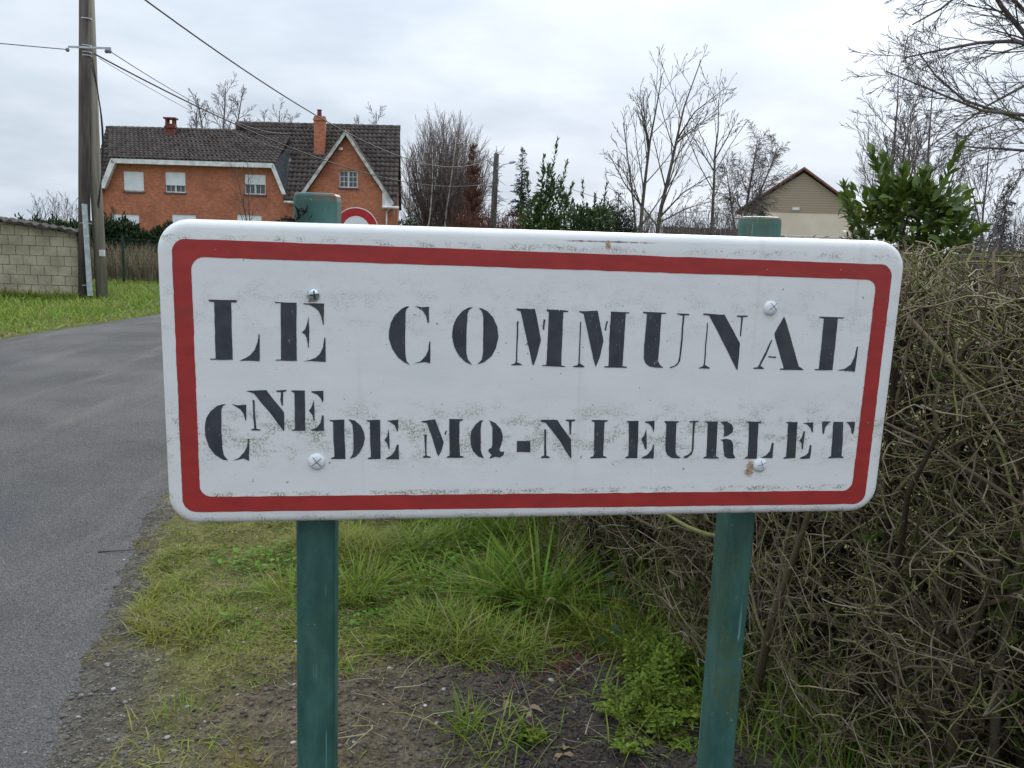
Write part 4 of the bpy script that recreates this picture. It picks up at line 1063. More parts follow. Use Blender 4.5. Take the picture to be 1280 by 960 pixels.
# red-brown conical tree
rr_ = np.random.default_rng(44); cr = []
t = thing('conical_tree', (-2.3, 47, 0), 'reddish brown bare conical tree against the willow', 'tree')
MB().tube([(-2.4, 47, 0), (-2.45, 47, 3), (-2.47, 47, 6.3)], [.11, .07, .015], 8).build('trunk', M['bark_red'], t, True)
for k in range(190):
    z = rr_.uniform(.3, 6.2); a = rr_.uniform(0, 6.28); L = (1.25*(1-(z/6.5))**.75+.12)*rr_.uniform(.7, 1.1)
    c = limb(rr_, (-2.45, 47, z), (math.cos(a), math.sin(a), .55), L, .08, .07); cr.append((0, c, .018, .009))
    ramify(rr_, c, .018, .009, L, [(9, .55, .42, .1, .1, .05, .6), (4, .5, .5, .1, .1, .03, .6)], 0, cr, .0085)
build_limbs('crown', cr, M['bark_red'], t, 3)
# slim young trees over the sign
sp_s = [(11, .62, .40, .22, .055, .045, .45), (5, .5, .42, .25, .06, .04, .5), (2, .5, .45, .2, .07, .03, .6)]
q = np.random.default_rng(80)
bare_tree(81, (2.45, 18, 0), [([(2.45, 18, 0), (2.49, 18, 1.3), (2.50, 18, 2.2), (2.54, 18, 3.0), (2.58, 18, 3.6), (2.66, 18, 4.2), (2.74, 18, 4.9)], .048, .008), ([(2.56, 18, 3.4), (2.47, 18.05, 3.9), (2.40, 18.1, 4.5)], .022, .006), ([(2.45, 18, 1.5), (2.30, 17.9, 2.4), (2.15, 17.9, 3.2), (2.0, 17.8, 3.9)], .025, .006), ([(2.5, 18, 2.3), (2.1, 17.9, 2.75), (1.75, 17.8, 3.3)], .02, .006), ([(2.58, 18, 3.5), (2.44, 18, 4.0), (2.22, 18, 4.45)], .016, .005)], sp_s, M['bark_slim'], .0040, 'slim upright bare tree with steep branches above the middle of the sign', TG)
bare_tree(82, (2.85, 18.2, 0), [([(2.85, 18.2, 0), (2.86, 18.2, 1.6), (2.92, 18.2, 2.3), (3.06, 18.2, 3.1), (3.15, 18.2, 3.7), (3.25, 18.2, 4.3), (3.52, 18.2, 5.2)], .055, .008), ([(3.14, 18.2, 3.65), (3.45, 18.1, 4.2), (4.05, 18, 4.7)], .02, .005), ([(3.14, 18.2, 3.6), (3.5, 18.2, 3.9), (3.9, 18.2, 4.2)], .016, .005), ([(2.9, 18.2, 2.1), (3.3, 18, 2.6), (3.8, 17.9, 2.95)], .02, .006), ([(2.9, 18.2, 2.0), (3.4, 18, 2.3), (4.0, 17.9, 2.5)], .016, .006)], sp_s, M['bark_slim'], .0040, 'slim leaning bare tree with long slanting boughs above the sign', TG)
bare_tree(83, (4.4, 20, 0), [([(4.4, 20, 0), (4.38, 20, 1.9), (4.36, 20, 2.8), (4.33, 20, 3.6), (4.36, 20, 4.1), (4.32, 20, 4.75)], .045, .007), ([(4.35, 20, 3.2), (4.05, 20, 3.6), (3.75, 20, 4.05)], .016, .005), ([(4.35, 20, 3.5), (4.6, 20, 4.0), (4.75, 20, 4.35)], .016, .005)], sp_s, M['bark_slim'], .0040, 'slim bare tree standing between leaning tree and weeping birch', TG)
# weeping birch
rb_ = np.random.default_rng(91)
sp_b = [(16, .65, .42, .25, .09, .07, .4), (9, .6, .6, .15, .10, -.10, .5), (7, .6, .6, .1, .10, -.22, .6)]
bare_tree(92, (10.0, 40, 0), [(stem(rb_, (10, 40, 0), (10.5, 40, 6.2)), .12, .02), (stem(rb_, (10, 40, 1.5), (11.4, 40, 5.9)), .07, .015), (stem(rb_, (10, 40, 1.5), (9.2, 40, 5.0)), .06, .015)], sp_b, M['bark_far'], .0085, 'drooping fine twigged birch left of the pale house', TG, sides=3)
# trees behind the laurel, right hand side
sp_r = [(15, .65, .40, .25, .07, .05, .42), (7, .55, .48, .2, .09, .03, .5), (5, .5, .5, .15, .1, .02, .6)]
for k, (bx, by, tx, tz, r0, lab) in enumerate(((10.6, 25, 10.25, 6.6, .085, 'straight bare tree rising behind the glossy laurel'), (10.2, 22, 9.9, 5.6, .075, 'forked bare tree behind the laurel next to the straight one'), (13.2, 25, 13.0, 5.0, .05, 'thin bare tree beside the far small conifer'), (12.4, 28, 12.2, 4.9, .04, 'thin bare sapling standing just behind the laurel'), (14.3, 24, 14.6, 4.8, .05, 'bare thin tree by the hedge beyond the laurel'), (11.8, 27, 11.6, 5.6, .06, 'bare tree behind the laurel with fine twigs'), (24.6, 62, 24.4, 9.0, .09, 'faint far bare tree beyond the pale house'))):
    q = np.random.default_rng(100+k)
    bare_tree(110+k, (bx, by, 0), [(stem(q, (bx, by, 0), (tx, by, tz), 8, .03), r0, .01), (stem(q, (bx, by, tz*.38), (tx+q.choice([-.6, .6]), by+.2, tz*.86), 6, .04), r0*.5, .008), (stem(q, (bx, by, tz*.33), (tx+q.choice([-.9, .9]), by-.2, tz*.8), 6, .05), r0*.45, .008)], sp_r, M['bark_far'], .0065, lab, TG, sides=3)
# large tree whose boughs reach in from the right
big = thing('spreading_tree', (6.3, 7.6, 0), 'large bare tree whose long boughs hang over the hedge', 'tree', TG)
rb_ = np.random.default_rng(122)
MB().tube([(6.3, 7.6, -.1), (6.25, 7.6, 1.2), (6.1, 7.5, 2.6), (5.9, 7.4, 4.2), (5.8, 7.4, 6.5)], [.24, .19, .16, .12, .04], 14).build('trunk', M['bark_near'], big, True)
limbs = [
    ([(6.1, 7.5, 2.3), (5.1, 7.2, 2.85), (4.2, 7, 3.12), (3.85, 7, 3.22), (3.6, 7, 3.46), (3.42, 7, 3.70), (3.2, 7, 4.0)], .040, .012),
    ([(6.1, 7.5, 2.5), (5.0, 7.2, 3.0), (4.2, 7, 3.22), (3.86, 7, 3.36), (3.66, 6.95, 3.5), (3.3, 6.9, 3.56), (3.0, 6.9, 3.52)], .032, .007),
    ([(6.15, 7.5, 2.1), (5.0, 7.0, 2.8), (4.1, 6.9, 3.12), (3.66, 6.9, 3.19), (3.42, 6.9, 3.17), (3.1, 6.9, 3.10), (2.86, 6.9, 3.04)], .032, .006),
    ([(6.15, 7.5, 1.8), (5.2, 7.0, 2.45), (4.3, 6.9, 2.66), (3.82, 6.9, 2.66), (3.5, 6.9, 2.68), (3.2, 6.9, 2.78), (2.74, 6.9, 2.94)], .030, .006),
    ([(6.15, 7.5, 2.0), (5.0, 7.3, 2.5), (4.2, 7.2, 2.6), (3.8, 7.2, 2.72), (3.5, 7.2, 2.80), (3.25, 7.2, 2.98), (3.1, 7.2, 3.15)], .026, .006),
    ([(6.2, 7.5, 1.6), (5.2, 7.2, 2.2), (4.4, 7.1, 2.38), (4.0, 7.1, 2.42), (3.75, 7.1, 2.43), (3.6, 7.1, 2.43), (3.45, 7.1, 2.44)], .022, .006),
    ([(6.0, 7.4, 3.2), (5.0, 7.0, 3.9), (4.2, 6.9, 4.05), (3.7, 6.9, 3.85), (3.35, 6.9, 3.62), (3.1, 6.9, 3.4), (2.9, 6.9, 3.28)], .028, .006),
    ([(6.0, 7.4, 3.0), (5.2, 7.6, 3.3), (4.5, 7.7, 3.2), (4.2, 7.7, 3.0), (3.95, 7.7, 2.85), (3.7, 7.7, 2.65), (3.5, 7.7, 2.5)], .024, .005),
]
cr = []
sp_g = [(13, .55, .27, .30, .055, .015, .45), (8, .5, .46, .12, .05, .01, .5), (4, .45, .55, .15, .05, .0, .6)]
for pts, r0, r1 in limbs:
    pts = np.array(pts); MB().tube(pts, np.linspace(r0*.8, r1*.8, len(pts)), 8).build('bough', M['bark_near'], big, True)
    L = np.linalg.norm(np.diff(pts, axis=0), axis=1).sum(); ramify(rb_, pts, r0*.75, r1*.8, L*.8, sp_g, 0, cr, .0021)
build_limbs('crown', cr, M['bark_near'], big, 3)
# slender tree in front of the brick house
q = np.random.default_rng(131)
bare_tree(132, (-11.5, 38, 0), [(stem(q, (-11.5, 38, 0), (-11.6, 38, 4.6)), .035, .01), (stem(q, (-11.5, 38, .8), (-12.1, 38, 4.0)), .025, .01)], [(12, .5, .42, .2, .08, .05, .5), (5, .5, .5, .2, .1, .03, .6)], M['bark_slim'], .006, 'thin bare sapling in front of the brick house wall', TG, sides=3)
# bare bush far behind the shed
q = np.random.default_rng(141); st_ = [(stem(q, (-20.9+a*.5, 40, 0), (-20.9+a*1.25, 40+q.uniform(-.4, .4), 2.75-.45*abs(a)-q.uniform(0, .3)), 6, .05), .02, .008) for a in np.linspace(-1, 1, 12)]
bare_tree(142, (-20.9, 40, 0), st_, [(9, .5, .4, .2, .1, .05, .6), (5, .5, .5, .2, .1, .0, .6)], M['bark_slim'], .008, 'bare bush behind the block shed', None, 'bare_bush', 'bush', 3)

# ---- conifers
def conifer(seed, base, h, wid, col, label, name='conifer', dens=1.0, sz=.34, z0=.05, droop=-.12):
    rng = np.random.default_rng(seed); base = np.asarray(base, float)
    t = thing(name, tuple(base), label, 'tree', 'evergreen conifers')
    MB().tube([base, base+(0, 0, h*.5), base+(0, 0, h*.98)], [h*.018, h*.012, .01], 7).build('trunk', M['bark_near'], t, True)
    C_ = []; D_ = []; N_ = []; L_ = []; nb = int(h*26*dens)
    for k in range(nb):
        z = z0*h+(1-z0)*h*(k+rng.uniform(0, 1))/nb; f = 1-z/h; L = (wid*(f**.8)+.06)*rng.uniform(.65, 1.1); a = rng.uniform(0, 6.28)
        d = np.array([math.cos(a), math.sin(a), droop+.5*(z/h)**3])
        m_ = max(3, int(L/sz*5))
        for s in range(m_):
            u = (s+rng.uniform(.2, 1))/m_; q_ = base+np.array([0, 0, z])+d*L*u*.92+np.array([0, 0, -.10*L*u*u])
            for e in range(2):
                C_.append(q_+rng.normal(0, .03, 3)); D_.append(unit(d+rng.normal(0, .55, 3))); N_.append(unit(np.array([0, 0, 1.0])+rng.normal(0, .5, 3))); L_.append(sz*rng.uniform(.5, 1.1)*(.55+.45*f))
    C_, D_, N_, L_ = map(np.array, (C_, D_, N_, L_))
    V, F, ix = leaves(C_, D_, N_, L_, L_*.36, .25, .2, (.35, 1, .04))
    cc = np.asarray(col)[None]*rng.uniform(.6, 1.5, (len(C_), 1)); mobj('crown', V, F, M['needle'], t, col=cc[ix])
    return t
conifer(151, (.12, 55, 0), 7.0, 1.25, (.030, .048, .042), 'tall dark spruce behind the leafy laurel over the sign', dens=1.0)
conifer(152, (2.35, 21, 0), 2.75, .42, (.030, .042, .026), 'small pointed dark conifer beside the round evergreen bush', dens=2.0, sz=.14)
conifer(153, (13.5, 50, 0), 5.0, 1.5, (.03, .036, .03), 'dark conifer against the roof of the pale house', dens=1.0)
conifer(154, (16.4, 30, 0), 3.95, .8, (.030, .045, .038), 'small dark conifer standing alone beyond the hedge end', dens=1.5, sz=.22)
conifer(155, (14.9, 29, 0), 3.0, .95, (.028, .04, .03), 'dark bushy conifer behind the laurel', dens=1.6, sz=.22)
conifer(156, (-20.3, 44.3, 0), 2.3, .4, (.03, .05, .025), 'small conifer tip before the shuttered ground floor window', dens=2.2, sz=.16)

# ---- leafy evergreens
def leafy(seed, base, clumps, nleaf, L, col, label, name='laurel_bush', cat='bush', group=None, shoots=(), aspect=.41, stems_=(), mat='leaf', upright=.55):
    """clumps: (dx, dy, z, rx, rz) ellipsoids; shoots: (from, to) polylines set with leaves"""
    rng = np.random.default_rng(seed); base = np.asarray(base, float)
    t = thing(name, tuple(base), label, cat, group)
    C_ = []; D_ = []; N_ = []
    vol = np.array([c[3]**2*c[4] for c in clumps]); vol = vol/vol.sum() if len(clumps) else vol
    for c, w_ in zip(clumps, vol):
        n_ = int(nleaf*w_); u = rdir(n_, rng); r = rng.uniform(.35, 1, n_)**.5
        r = r*(.72+.5*vnoise(u[:, 0]*3+9, u[:, 2]*3+u[:, 1]*2+5, seed))
        q = base+np.array([c[0], c[1], c[2]])+u*r[:, None]*np.array([c[3], c[3], c[4]])
        d = unit(u*.8+rng.normal(0, .45, (n_, 3))+np.array([0, 0, upright])); C_.append(q); D_.append(d); N_.append(unit(rng.normal(0, .6, (n_, 3))+np.array([0, -.25, 1.0])))
    tw = []
    for a, b, k in shoots:
        a = base+np.asarray(a, float); b = base+np.asarray(b, float); ax_ = unit(b-a); tw.append((0, np.linspace(a, b, 6)+np.array([0, 0, 0]), L*.035, L*.018))
        tt = np.linspace(.04, 1, k); az = 0
        for u in tt:
            az += 2.4; d = spread(rng, ax_, .75-.4*u+rng.normal(0, .12), az); C_.append((a+(b-a)*u)[None]); D_.append(d[None]); N_.append(unit(ax_+rng.normal(0, .2, 3))[None])
    C_ = np.vstack(C_); D_ = np.vstack(D_); N_ = np.vstack(N_); ls = L*rng.uniform(.65, 1.15, len(C_))
    V, F, ix = leaves(C_, D_, N_, ls, ls*aspect, .22, .14, (.12, .8, 1.0, .62, .03))
    cc = np.asarray(col)[None]*rng.uniform(.65, 1.35, (len(C_), 1)); y_ = rng.uniform(0, 1, len(C_)) < .13; cc[y_] *= np.array([[1.7, 1.45, .9]])
    mobj('foliage', V, F, M[mat], t, True, col=cc[ix])
    for pts, r0, r1 in stems_:
        tw.append((0, np.array([at_t(base+np.asarray(pts, float), u)[0] for u in np.linspace(0, 1, 6)]), r0, r1))
    if tw: build_limbs('stems', tw, M['bark_slim'], t, 6)
    return t
GL = (.085, .130, .026)
rl = np.random.default_rng(161)
sh = [((dx0, dy, z0), (dx1, dy, z1), 34) for dx0, dy, z0, dx1, z1 in ((-.05, 0, 1.75, -.20, 2.13), (-.2, .1, 1.6, -.31, 1.95), (.0, .1, 1.8, -.10, 2.12), (.1, -.1, 1.75, .05, 2.04), (.15, 0, 1.8, .27, 2.18), (.2, .1, 1.7, .38, 1.92), (.1, .1, 1.8, .17, 2.04), (-.2, -.1, 1.62, -.34, 1.84), (.25, -.1, 1.62, .40, 1.74), (-.05, -.1, 1.85, -.06, 2.03))]
leafy(162, (2.16, 5.0, 0), [(0.06, 0, 1.80, .22, .19), (.24, .05, 1.74, .16, .16), (-.12, .05, 1.82, .13, .14), (.20, 0, 1.62, .14, .08), (-.25, 0, 1.86, .08, .09), (.02, 0, 1.88, .19, .12), (.28, 0, 1.85, .10, .10)], 1050, .082, GL, 'glossy green laurel bush growing behind the bare hedge', shoots=sh, stems_=[([(0, 0, 0), (-.05, 0, 1.2), (-.25, 0, 1.75)], .014, .006), ([(.05, 0, 0), (.08, 0, 1.2), (.1, 0, 1.8)], .016, .007), ([(.1, .05, 0), (.25, .05, 1.2), (.35, .05, 1.75)], .014, .006), ([(-.1, -.05, 0), (-.22, 0, 1.3), (-.30, 0, 1.7)], .008, .005), ([(0, 0, .8), (-.02, 0, 1.5), (.05, 0, 1.9)], .012, .006), ([(.1, 0, .8), (.18, 0, 1.5), (.22, 0, 1.9)], .012, .006)])
sh = [((dx, dy, z0), (dx+e, dy, z1), 34) for dx, dy, z0, e, z1 in ((.08, 0, 2.4, .10, 3.32), (-.05, 0, 2.2, .0, 3.02), (.25, 0, 2.2, .12, 2.95), (-.25, 0, 1.9, -.08, 2.7), (.3, 0, 1.9, .18, 2.55), (-.35, 0, 1.7, -.1, 2.35), (.38, .1, 1.7, .12, 2.25), (0, -.2, 2.2, .04, 2.85))]
leafy(163, (.46, 16, 0), [(0, 0, 1.55, .42, .75), (.15, 0, 2.1, .30, .55), (-.1, 0, 1.0, .45, .6), (.02, 0, 2.5, .16, .4), (-.22, 0, 1.9, .2, .4)], 4200, .105, (.050, .088, .024), 'tall leafy laurel with pointed top shoot above the sign', shoots=sh)
sh = [((dx, 0, z0), (dx+e, 0, z1), 28) for dx, z0, e, z1 in ((-.1, 2.1, -.05, 2.78), (.28, 2.1, .06, 2.72), (-.35, 1.9, -.12, 2.42), (.1, 2.0, .02, 2.5))]
leafy(164, (1.42, 18, 0), [(0, 0, 1.5, .5, .75), (-.2, 0, 1.9, .3, .4), (.25, 0, 1.9, .3, .4)], 3600, .105, (.052, .080, .028), 'smaller olive green laurel next to the round dark bush', shoots=sh)
leafy(165, (1.95, 19.5, 0), [(0, 0, 1.5, .72, .95), (.35, 0, 1.2, .6, .8), (-.35, 0, 1.3, .5, .8)], 9000, .07, (.022, .030, .014), 'round dense dark evergreen bush above the sign', 'evergreen_bush', aspect=.5, mat='needle')
leafy(166, (-10.55, 40, 0), [(0, 0, 1.1, .75, .98), (0, 0, .5, .7, .5)], 4000, .11, (.022, .040, .018), 'round dark green bush in front of the brick house wall', 'evergreen_bush', aspect=.5, mat='needle')
leafy(167, (-5.2, 42, 0), [(0, 0, 1.0, .6, 1.35)], 3000, .12, (.03, .052, .018), 'dark green bush at the corner of the brick house', 'evergreen_bush', aspect=.5, mat='needle')
leafy(168, (13.6, 24, 0), [(0, 0, 1.0, 1.3, .95), (1.6, 0, .95, 1.2, .95), (3.0, 0, .9, 1.2, 1.0)], 7000, .10, (.035, .045, .018), 'low clipped green hedge beyond the bare hedge', 'clipped_hedge', 'hedge', aspect=.5, mat='needle')
# conifer hedge below the brick house
rc = np.random.default_rng(171)
cl_ = [(x, rc.uniform(-.2, .2), .62+rc.uniform(-.1, .1), .62, .82+rc.uniform(-.1, .22)) for x in np.arange(-3.4, 4.5, .55)]
leafy(172, (-13.2, 29.5, 0), cl_, 46000, .17, (.022, .040, .016), 'dark green conifer hedge behind the wire fence', 'conifer_hedge', 'hedge', aspect=.34, mat='needle')
leafy(173, (-18.2, 34, 0), [(0, 0, .55, 1.2, .85), (-1.6, 0, .55, 1.2, .8)], 5000, .12, (.08, .095, .03), 'yellow green low hedge behind the block shed', 'clipped_hedge', 'hedge', aspect=.5, mat='needle')
# far shrubs under the slim trees
rq = np.random.default_rng(181); P_ = []
for k in range(170):
    x = rq.uniform(3.4, 7.6); y = rq.uniform(28, 33); h = rq.uniform(1.9, 2.9)
    c = limb(rq, (x, y, 0), (rq.normal(0, .15), 0, 1), h, .07, .02); P_.append((0, c, .014, .006)); ramify(rq, c, .014, .006, h, [(8, .5, .35, .3, .1, .03, .6), (3, .5, .5, .2, .1, 0, .7)], 0, P_, .006)
o = build_limbs('far_scrub', P_, M['bark_far'], None, 3); tag(o, 'mass of bare scrub far behind the sign below the slim trees', 'scrub', kind='stuff')
P_ = []
for k in range(240):
    x = rq.uniform(10.3, 17); y = rq.uniform(19, 24); h = rq.uniform(1.7, 3.0)
    c = limb(rq, (x, y, 0), (rq.normal(0, .15), 0, 1), h, .07, .02); P_.append((0, c, .011, .005)); ramify(rq, c, .011, .005, h, [(7, .5, .35, .3, .1, .03, .6), (3, .5, .5, .2, .1, 0, .7)], 0, P_, .0048)
o = build_limbs('far_scrub', P_, M['bark_far'], None, 3); tag(o, 'mass of bare scrub behind the bare hedge and laurel', 'scrub', kind='stuff')
# low reddish-brown growth beside the lamp pole
P_ = []
for k in range(160):
    x = rq.uniform(-3.2, 2.2); y = rq.uniform(44, 46); h = rq.uniform(2.0, 2.9)
    c = limb(rq, (x, y, 0), (rq.normal(0, .12), 0, 1), h, .06, .02); P_.append((0, c, .02, .01)); ramify(rq, c, .02, .01, h, [(9, .5, .35, .2, .1, .03, .6), (3, .5, .5, .2, .1, 0, .7)], 0, P_, .01)
o = build_limbs('brown_scrub', P_, M['bark_red'], None, 3); tag(o, 'brown scrub around the foot of the lamp pole', 'scrub', kind='stuff')

# ================================================================== BARE HEDGE
HD = unit(np.array([-0.41, 0.912, 0.0])); HN = np.array([0.912, 0.41, 0.0])   # along, and into the hedge
H0 = np.array([0.86, 2.48, 0.0])                                             # foot of its face
def hp(s, w, z): 
    s, w, z = np.broadcast_arrays(np.asarray(s, float), np.asarray(w, float), np.asarray(z, float))
    return H0+s[..., None]*HD+w[..., None]*HN+z[..., None]*np.array([0, 0, 1.0])
S0, S1 = -1.75, 4.3
def htop(s): return 1.585-0.03*np.clip(s, -1, 4)+0.02*np.sin(s*5)
rh = np.random.default_rng(201)
hedge = thing('bare_hedge', tuple(H0), 'thick bare thorny hedge of tangled grey brown twigs behind the sign', 'hedge')
def zig(rng, P0, D, L, n=6, wob=.35, trop=None):
    m_ = len(P0); D = unit(D); pts = [P0]
    for i in range(n-1):
        D = unit(D+rng.normal(0, 1, (m_, 3))*np.where(rng.uniform(0, 1, (m_, 1)) < .25, wob*2.2, wob*.45)+(0 if trop is None else trop)); pts.append(pts[-1]+D*(L/(n-1))[:, None])
    return np.stack(pts, 1)
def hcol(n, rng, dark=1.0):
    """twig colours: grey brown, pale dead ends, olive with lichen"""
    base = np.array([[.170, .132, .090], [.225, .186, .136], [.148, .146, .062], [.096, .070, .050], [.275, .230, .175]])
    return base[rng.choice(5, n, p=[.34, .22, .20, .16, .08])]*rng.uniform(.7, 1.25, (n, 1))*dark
m, nt_, p, o_ = nmat('hedge_twig'); g = G(nt_); v = g.coord()
c = g.attr('Col'); c = g.mix(g.ramp(g.noise(v, 55, 3), .48, .62), c, g.mix(1.0, c, (1.08, 1.16, .78), 'MULTIPLY')); c = g.mix(1.0, c, g.mix(g.noise(v, 160, 2), (.6, .6, .6), (1.35, 1.35, 1.35)), 'MULTIPLY')
g.put(p.inputs['Base Color'], c); p.inputs['Roughness'].default_value = .9; p.inputs['Specular IOR Level'].default_value = .12
M['twig'] = m
def put(name, P, r0, r1, sides, col, parent=hedge, mat='twig'):
    n = P.shape[1]; t = np.linspace(0, 1, n)[None]; R_ = r0[:, None]*(1-t)+r1[:, None]*t
    V, F = tubes(P, R_, sides); o = mobj(name, V, F, M[mat], parent, True, col=np.repeat(col, n*sides, 0)); o['kind'] = 'stuff'; return o
def clampP(P):
    Q = P.copy(); rel = P-H0; s = rel@HD; w = rel@HN; z = P[..., 2]
    lim = -0.03-.05*np.sin(z*2.2)
    ex = np.minimum(w-lim, 0)*.75; Q -= ex[..., None]*HN
    tz = htop(s)+.02; over = np.maximum(z-tz, 0); Q[..., 2] -= over*.96
    return Q
# main stems, darkened in colour as shade inside the hedge
n = 110; s = rh.uniform(S0, S1, n); w = rh.uniform(.10, .85, n)
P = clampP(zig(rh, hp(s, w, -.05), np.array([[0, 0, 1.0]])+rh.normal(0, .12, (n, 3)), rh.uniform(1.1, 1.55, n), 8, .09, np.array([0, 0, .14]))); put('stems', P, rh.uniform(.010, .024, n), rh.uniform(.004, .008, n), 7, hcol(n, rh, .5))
# boughs grow from the stems, branchlets from the boughs, twigs and thorns from the branchlets
def sprout(Par, n, ang, L, pts, wob, bias=None, kmin=1):
    """n children on random joints of the parent polylines"""
    N_ = Par.shape[1]; i = rh.integers(0, len(Par), n); k = rh.integers(kmin, N_, n); A = Par[i, k]; T = unit(Par[i, k]-Par[i, np.maximum(k-1, 0)])
    q = unit(np.cross(T, rdir(n, rh))); a_ = ang*rh.uniform(.6, 1.4, n)[:, None]; d = T*np.cos(a_)+q*np.sin(a_)
    if bias is not None: d = d+bias
    return clampP(zig(rh, A, d, L, pts, wob)), i, k
OUT = -HN[None]*.45+np.array([[0, 0, .30]])
n = 1250; B, _, _ = sprout(P, n, 1.0, rh.uniform(.22, .62, n), 8, .22, OUT*1.5); put('boughs', B, rh.uniform(.003, .0075, n), rh.uniform(.0016, .0026, n), 5, hcol(n, rh, .85))
n = 8600; C3, _, _ = sprout(B, n, .85, rh.uniform(.07, .34, n), 7, .26, OUT*.6); put('twigs', C3, rh.uniform(.0012, .0036, n), rh.uniform(.0008, .0014, n), 4, hcol(n, rh, 1.12))
n = 21000; T4, _, _ = sprout(C3, n, 1.0, rh.uniform(.012, .10, n)**1.0, 4, .25, OUT*.35); put('spurs', T4, rh.uniform(.0008, .0017, n), np.full(n, .0005), 3, hcol(n, rh, 1.2))
# stray ends woven through the face
n = 1700; s = S0+(S1-S0)*rh.uniform(0, 1, n)**1.25; w = np.abs(rh.normal(0, .10, n)); z = 1.56*rh.uniform(0.02, 1, n); d = rh.normal(0, 1, (n, 3)); d[:, 2] = d[:, 2]*.6+.3
T8 = clampP(zig(rh, hp(s, w, z), d, rh.uniform(.06, .30, n), 7, .28)); put('stray_twigs', T8, rh.uniform(.0015, .0038, n), rh.uniform(.0009, .0016, n), 4, hcol(n, rh, 1.1)); n = 3400; T9, _, _ = sprout(T8, n, 1.0, rh.uniform(.012, .08, n), 4, .25); put('stray_spurs', T9, rh.uniform(.0010, .0019, n), np.full(n, .0005), 3, hcol(n, rh, 1.2))
# thick lichened boughs lying in the face
n = 70; s = S0+(S1-S0)*rh.uniform(0, 1, n)**1.3; A = hp(s, rh.uniform(.0, .22, n), rh.uniform(.25, 1.45, n)); d = HD[None]*rh.choice([-1, 1], (n, 1))+rh.normal(0, .45, (n, 3)); d[:, 2] += .25
T7 = clampP(zig(rh, A, d, rh.uniform(.35, .8, n), 8, .16)); put('face_boughs', T7, rh.uniform(.005, .010, n), rh.uniform(.002, .004, n), 6, hcol(n, rh, 1.15))
# clipped top: many short stubby ends, pale
n = 2600; s = S0+(S1-S0)*rh.uniform(0, 1, n)**1.3; w = rh.uniform(-.02, .9, n); A = hp(s, w, htop(s)-rh.uniform(.02, .22, n))
d = rh.normal(0, .8, (n, 3)); d[:, 2] = np.abs(d[:, 2])+.4; T5 = zig(rh, A, d, rh.uniform(.06, .20, n), 5, .22)
rel = T5[..., 2]-(htop(s)+.035)[:, None]; T5[..., 2] -= np.maximum(rel, 0)*.85
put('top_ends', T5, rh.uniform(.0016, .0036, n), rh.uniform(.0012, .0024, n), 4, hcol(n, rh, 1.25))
# deep inside: added fill of twigs and leaves, coloured dark as shade in gaps
n = 8000; s = rh.uniform(S0, S1, n); w = rh.uniform(.34, .98, n); z = 1.5*rh.uniform(0, 1, n)
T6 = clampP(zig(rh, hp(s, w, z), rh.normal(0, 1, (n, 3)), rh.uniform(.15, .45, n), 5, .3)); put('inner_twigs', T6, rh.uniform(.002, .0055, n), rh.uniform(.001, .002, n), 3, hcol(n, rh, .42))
n = 18000; s = rh.uniform(S0, S1, n); w = rh.uniform(.40, 1.02, n); z = 1.46*rh.uniform(0, 1, n)
ls = rh.uniform(.03, .06, n); V, F, ix = leaves(hp(s, w, z), rdir(n, rh), rdir(n, rh), ls, ls*.6, .3, .2, (.2, 1, .05)); cc = np.array([[.026, .021, .015]])*rh.uniform(.6, 1.6, (n, 1)); o = mobj('inner_shade_leaves', V, F, M['dry'], hedge, col=cc[ix]); o['kind'] = 'stuff'
# young green leaves and lichen tufts
n = 7000; i = rh.integers(0, len(C3), n); k = rh.integers(1, 7, n); ls = rh.uniform(.006, .018, n)
V, F, ix = leaves(C3[i, k], rdir(n, rh), rdir(n, rh), ls, ls*.6, .2, .2, (.2, 1, .05)); cc = np.array([[.11, .14, .03]])*rh.uniform(.6, 1.4, (n, 1)); o = mobj('young_leaves', V, F, M['grass'], hedge, col=cc[ix]); o['kind'] = 'stuff'
n = 9000; s = rh.uniform(S0, 1.6, n); w = rh.uniform(.12, .7, n); z = rh.uniform(0.15, 1.25, n)*np.where(rh.uniform(0, 1, n) < .5, .75, 1); keep = fbm(s*2.4+5, z*2.4, 77) > .50; s, w, z = s[keep], w[keep], z[keep]; n = len(s); ls = rh.uniform(.02, .05, n)
V, F, ix = leaves(hp(s, w, z), unit(rdir(n, rh)+np.array([0, 0, .4])), rdir(n, rh), ls, ls*.55, .2, .15, (.2, 1, .8, .05)); cc = np.array([[.095, .15, .028]])*rh.uniform(.6, 1.4, (n, 1)); o = mobj('green_undergrowth', V, F, M['grass'], hedge, col=cc[ix]); o['kind'] = 'stuff'

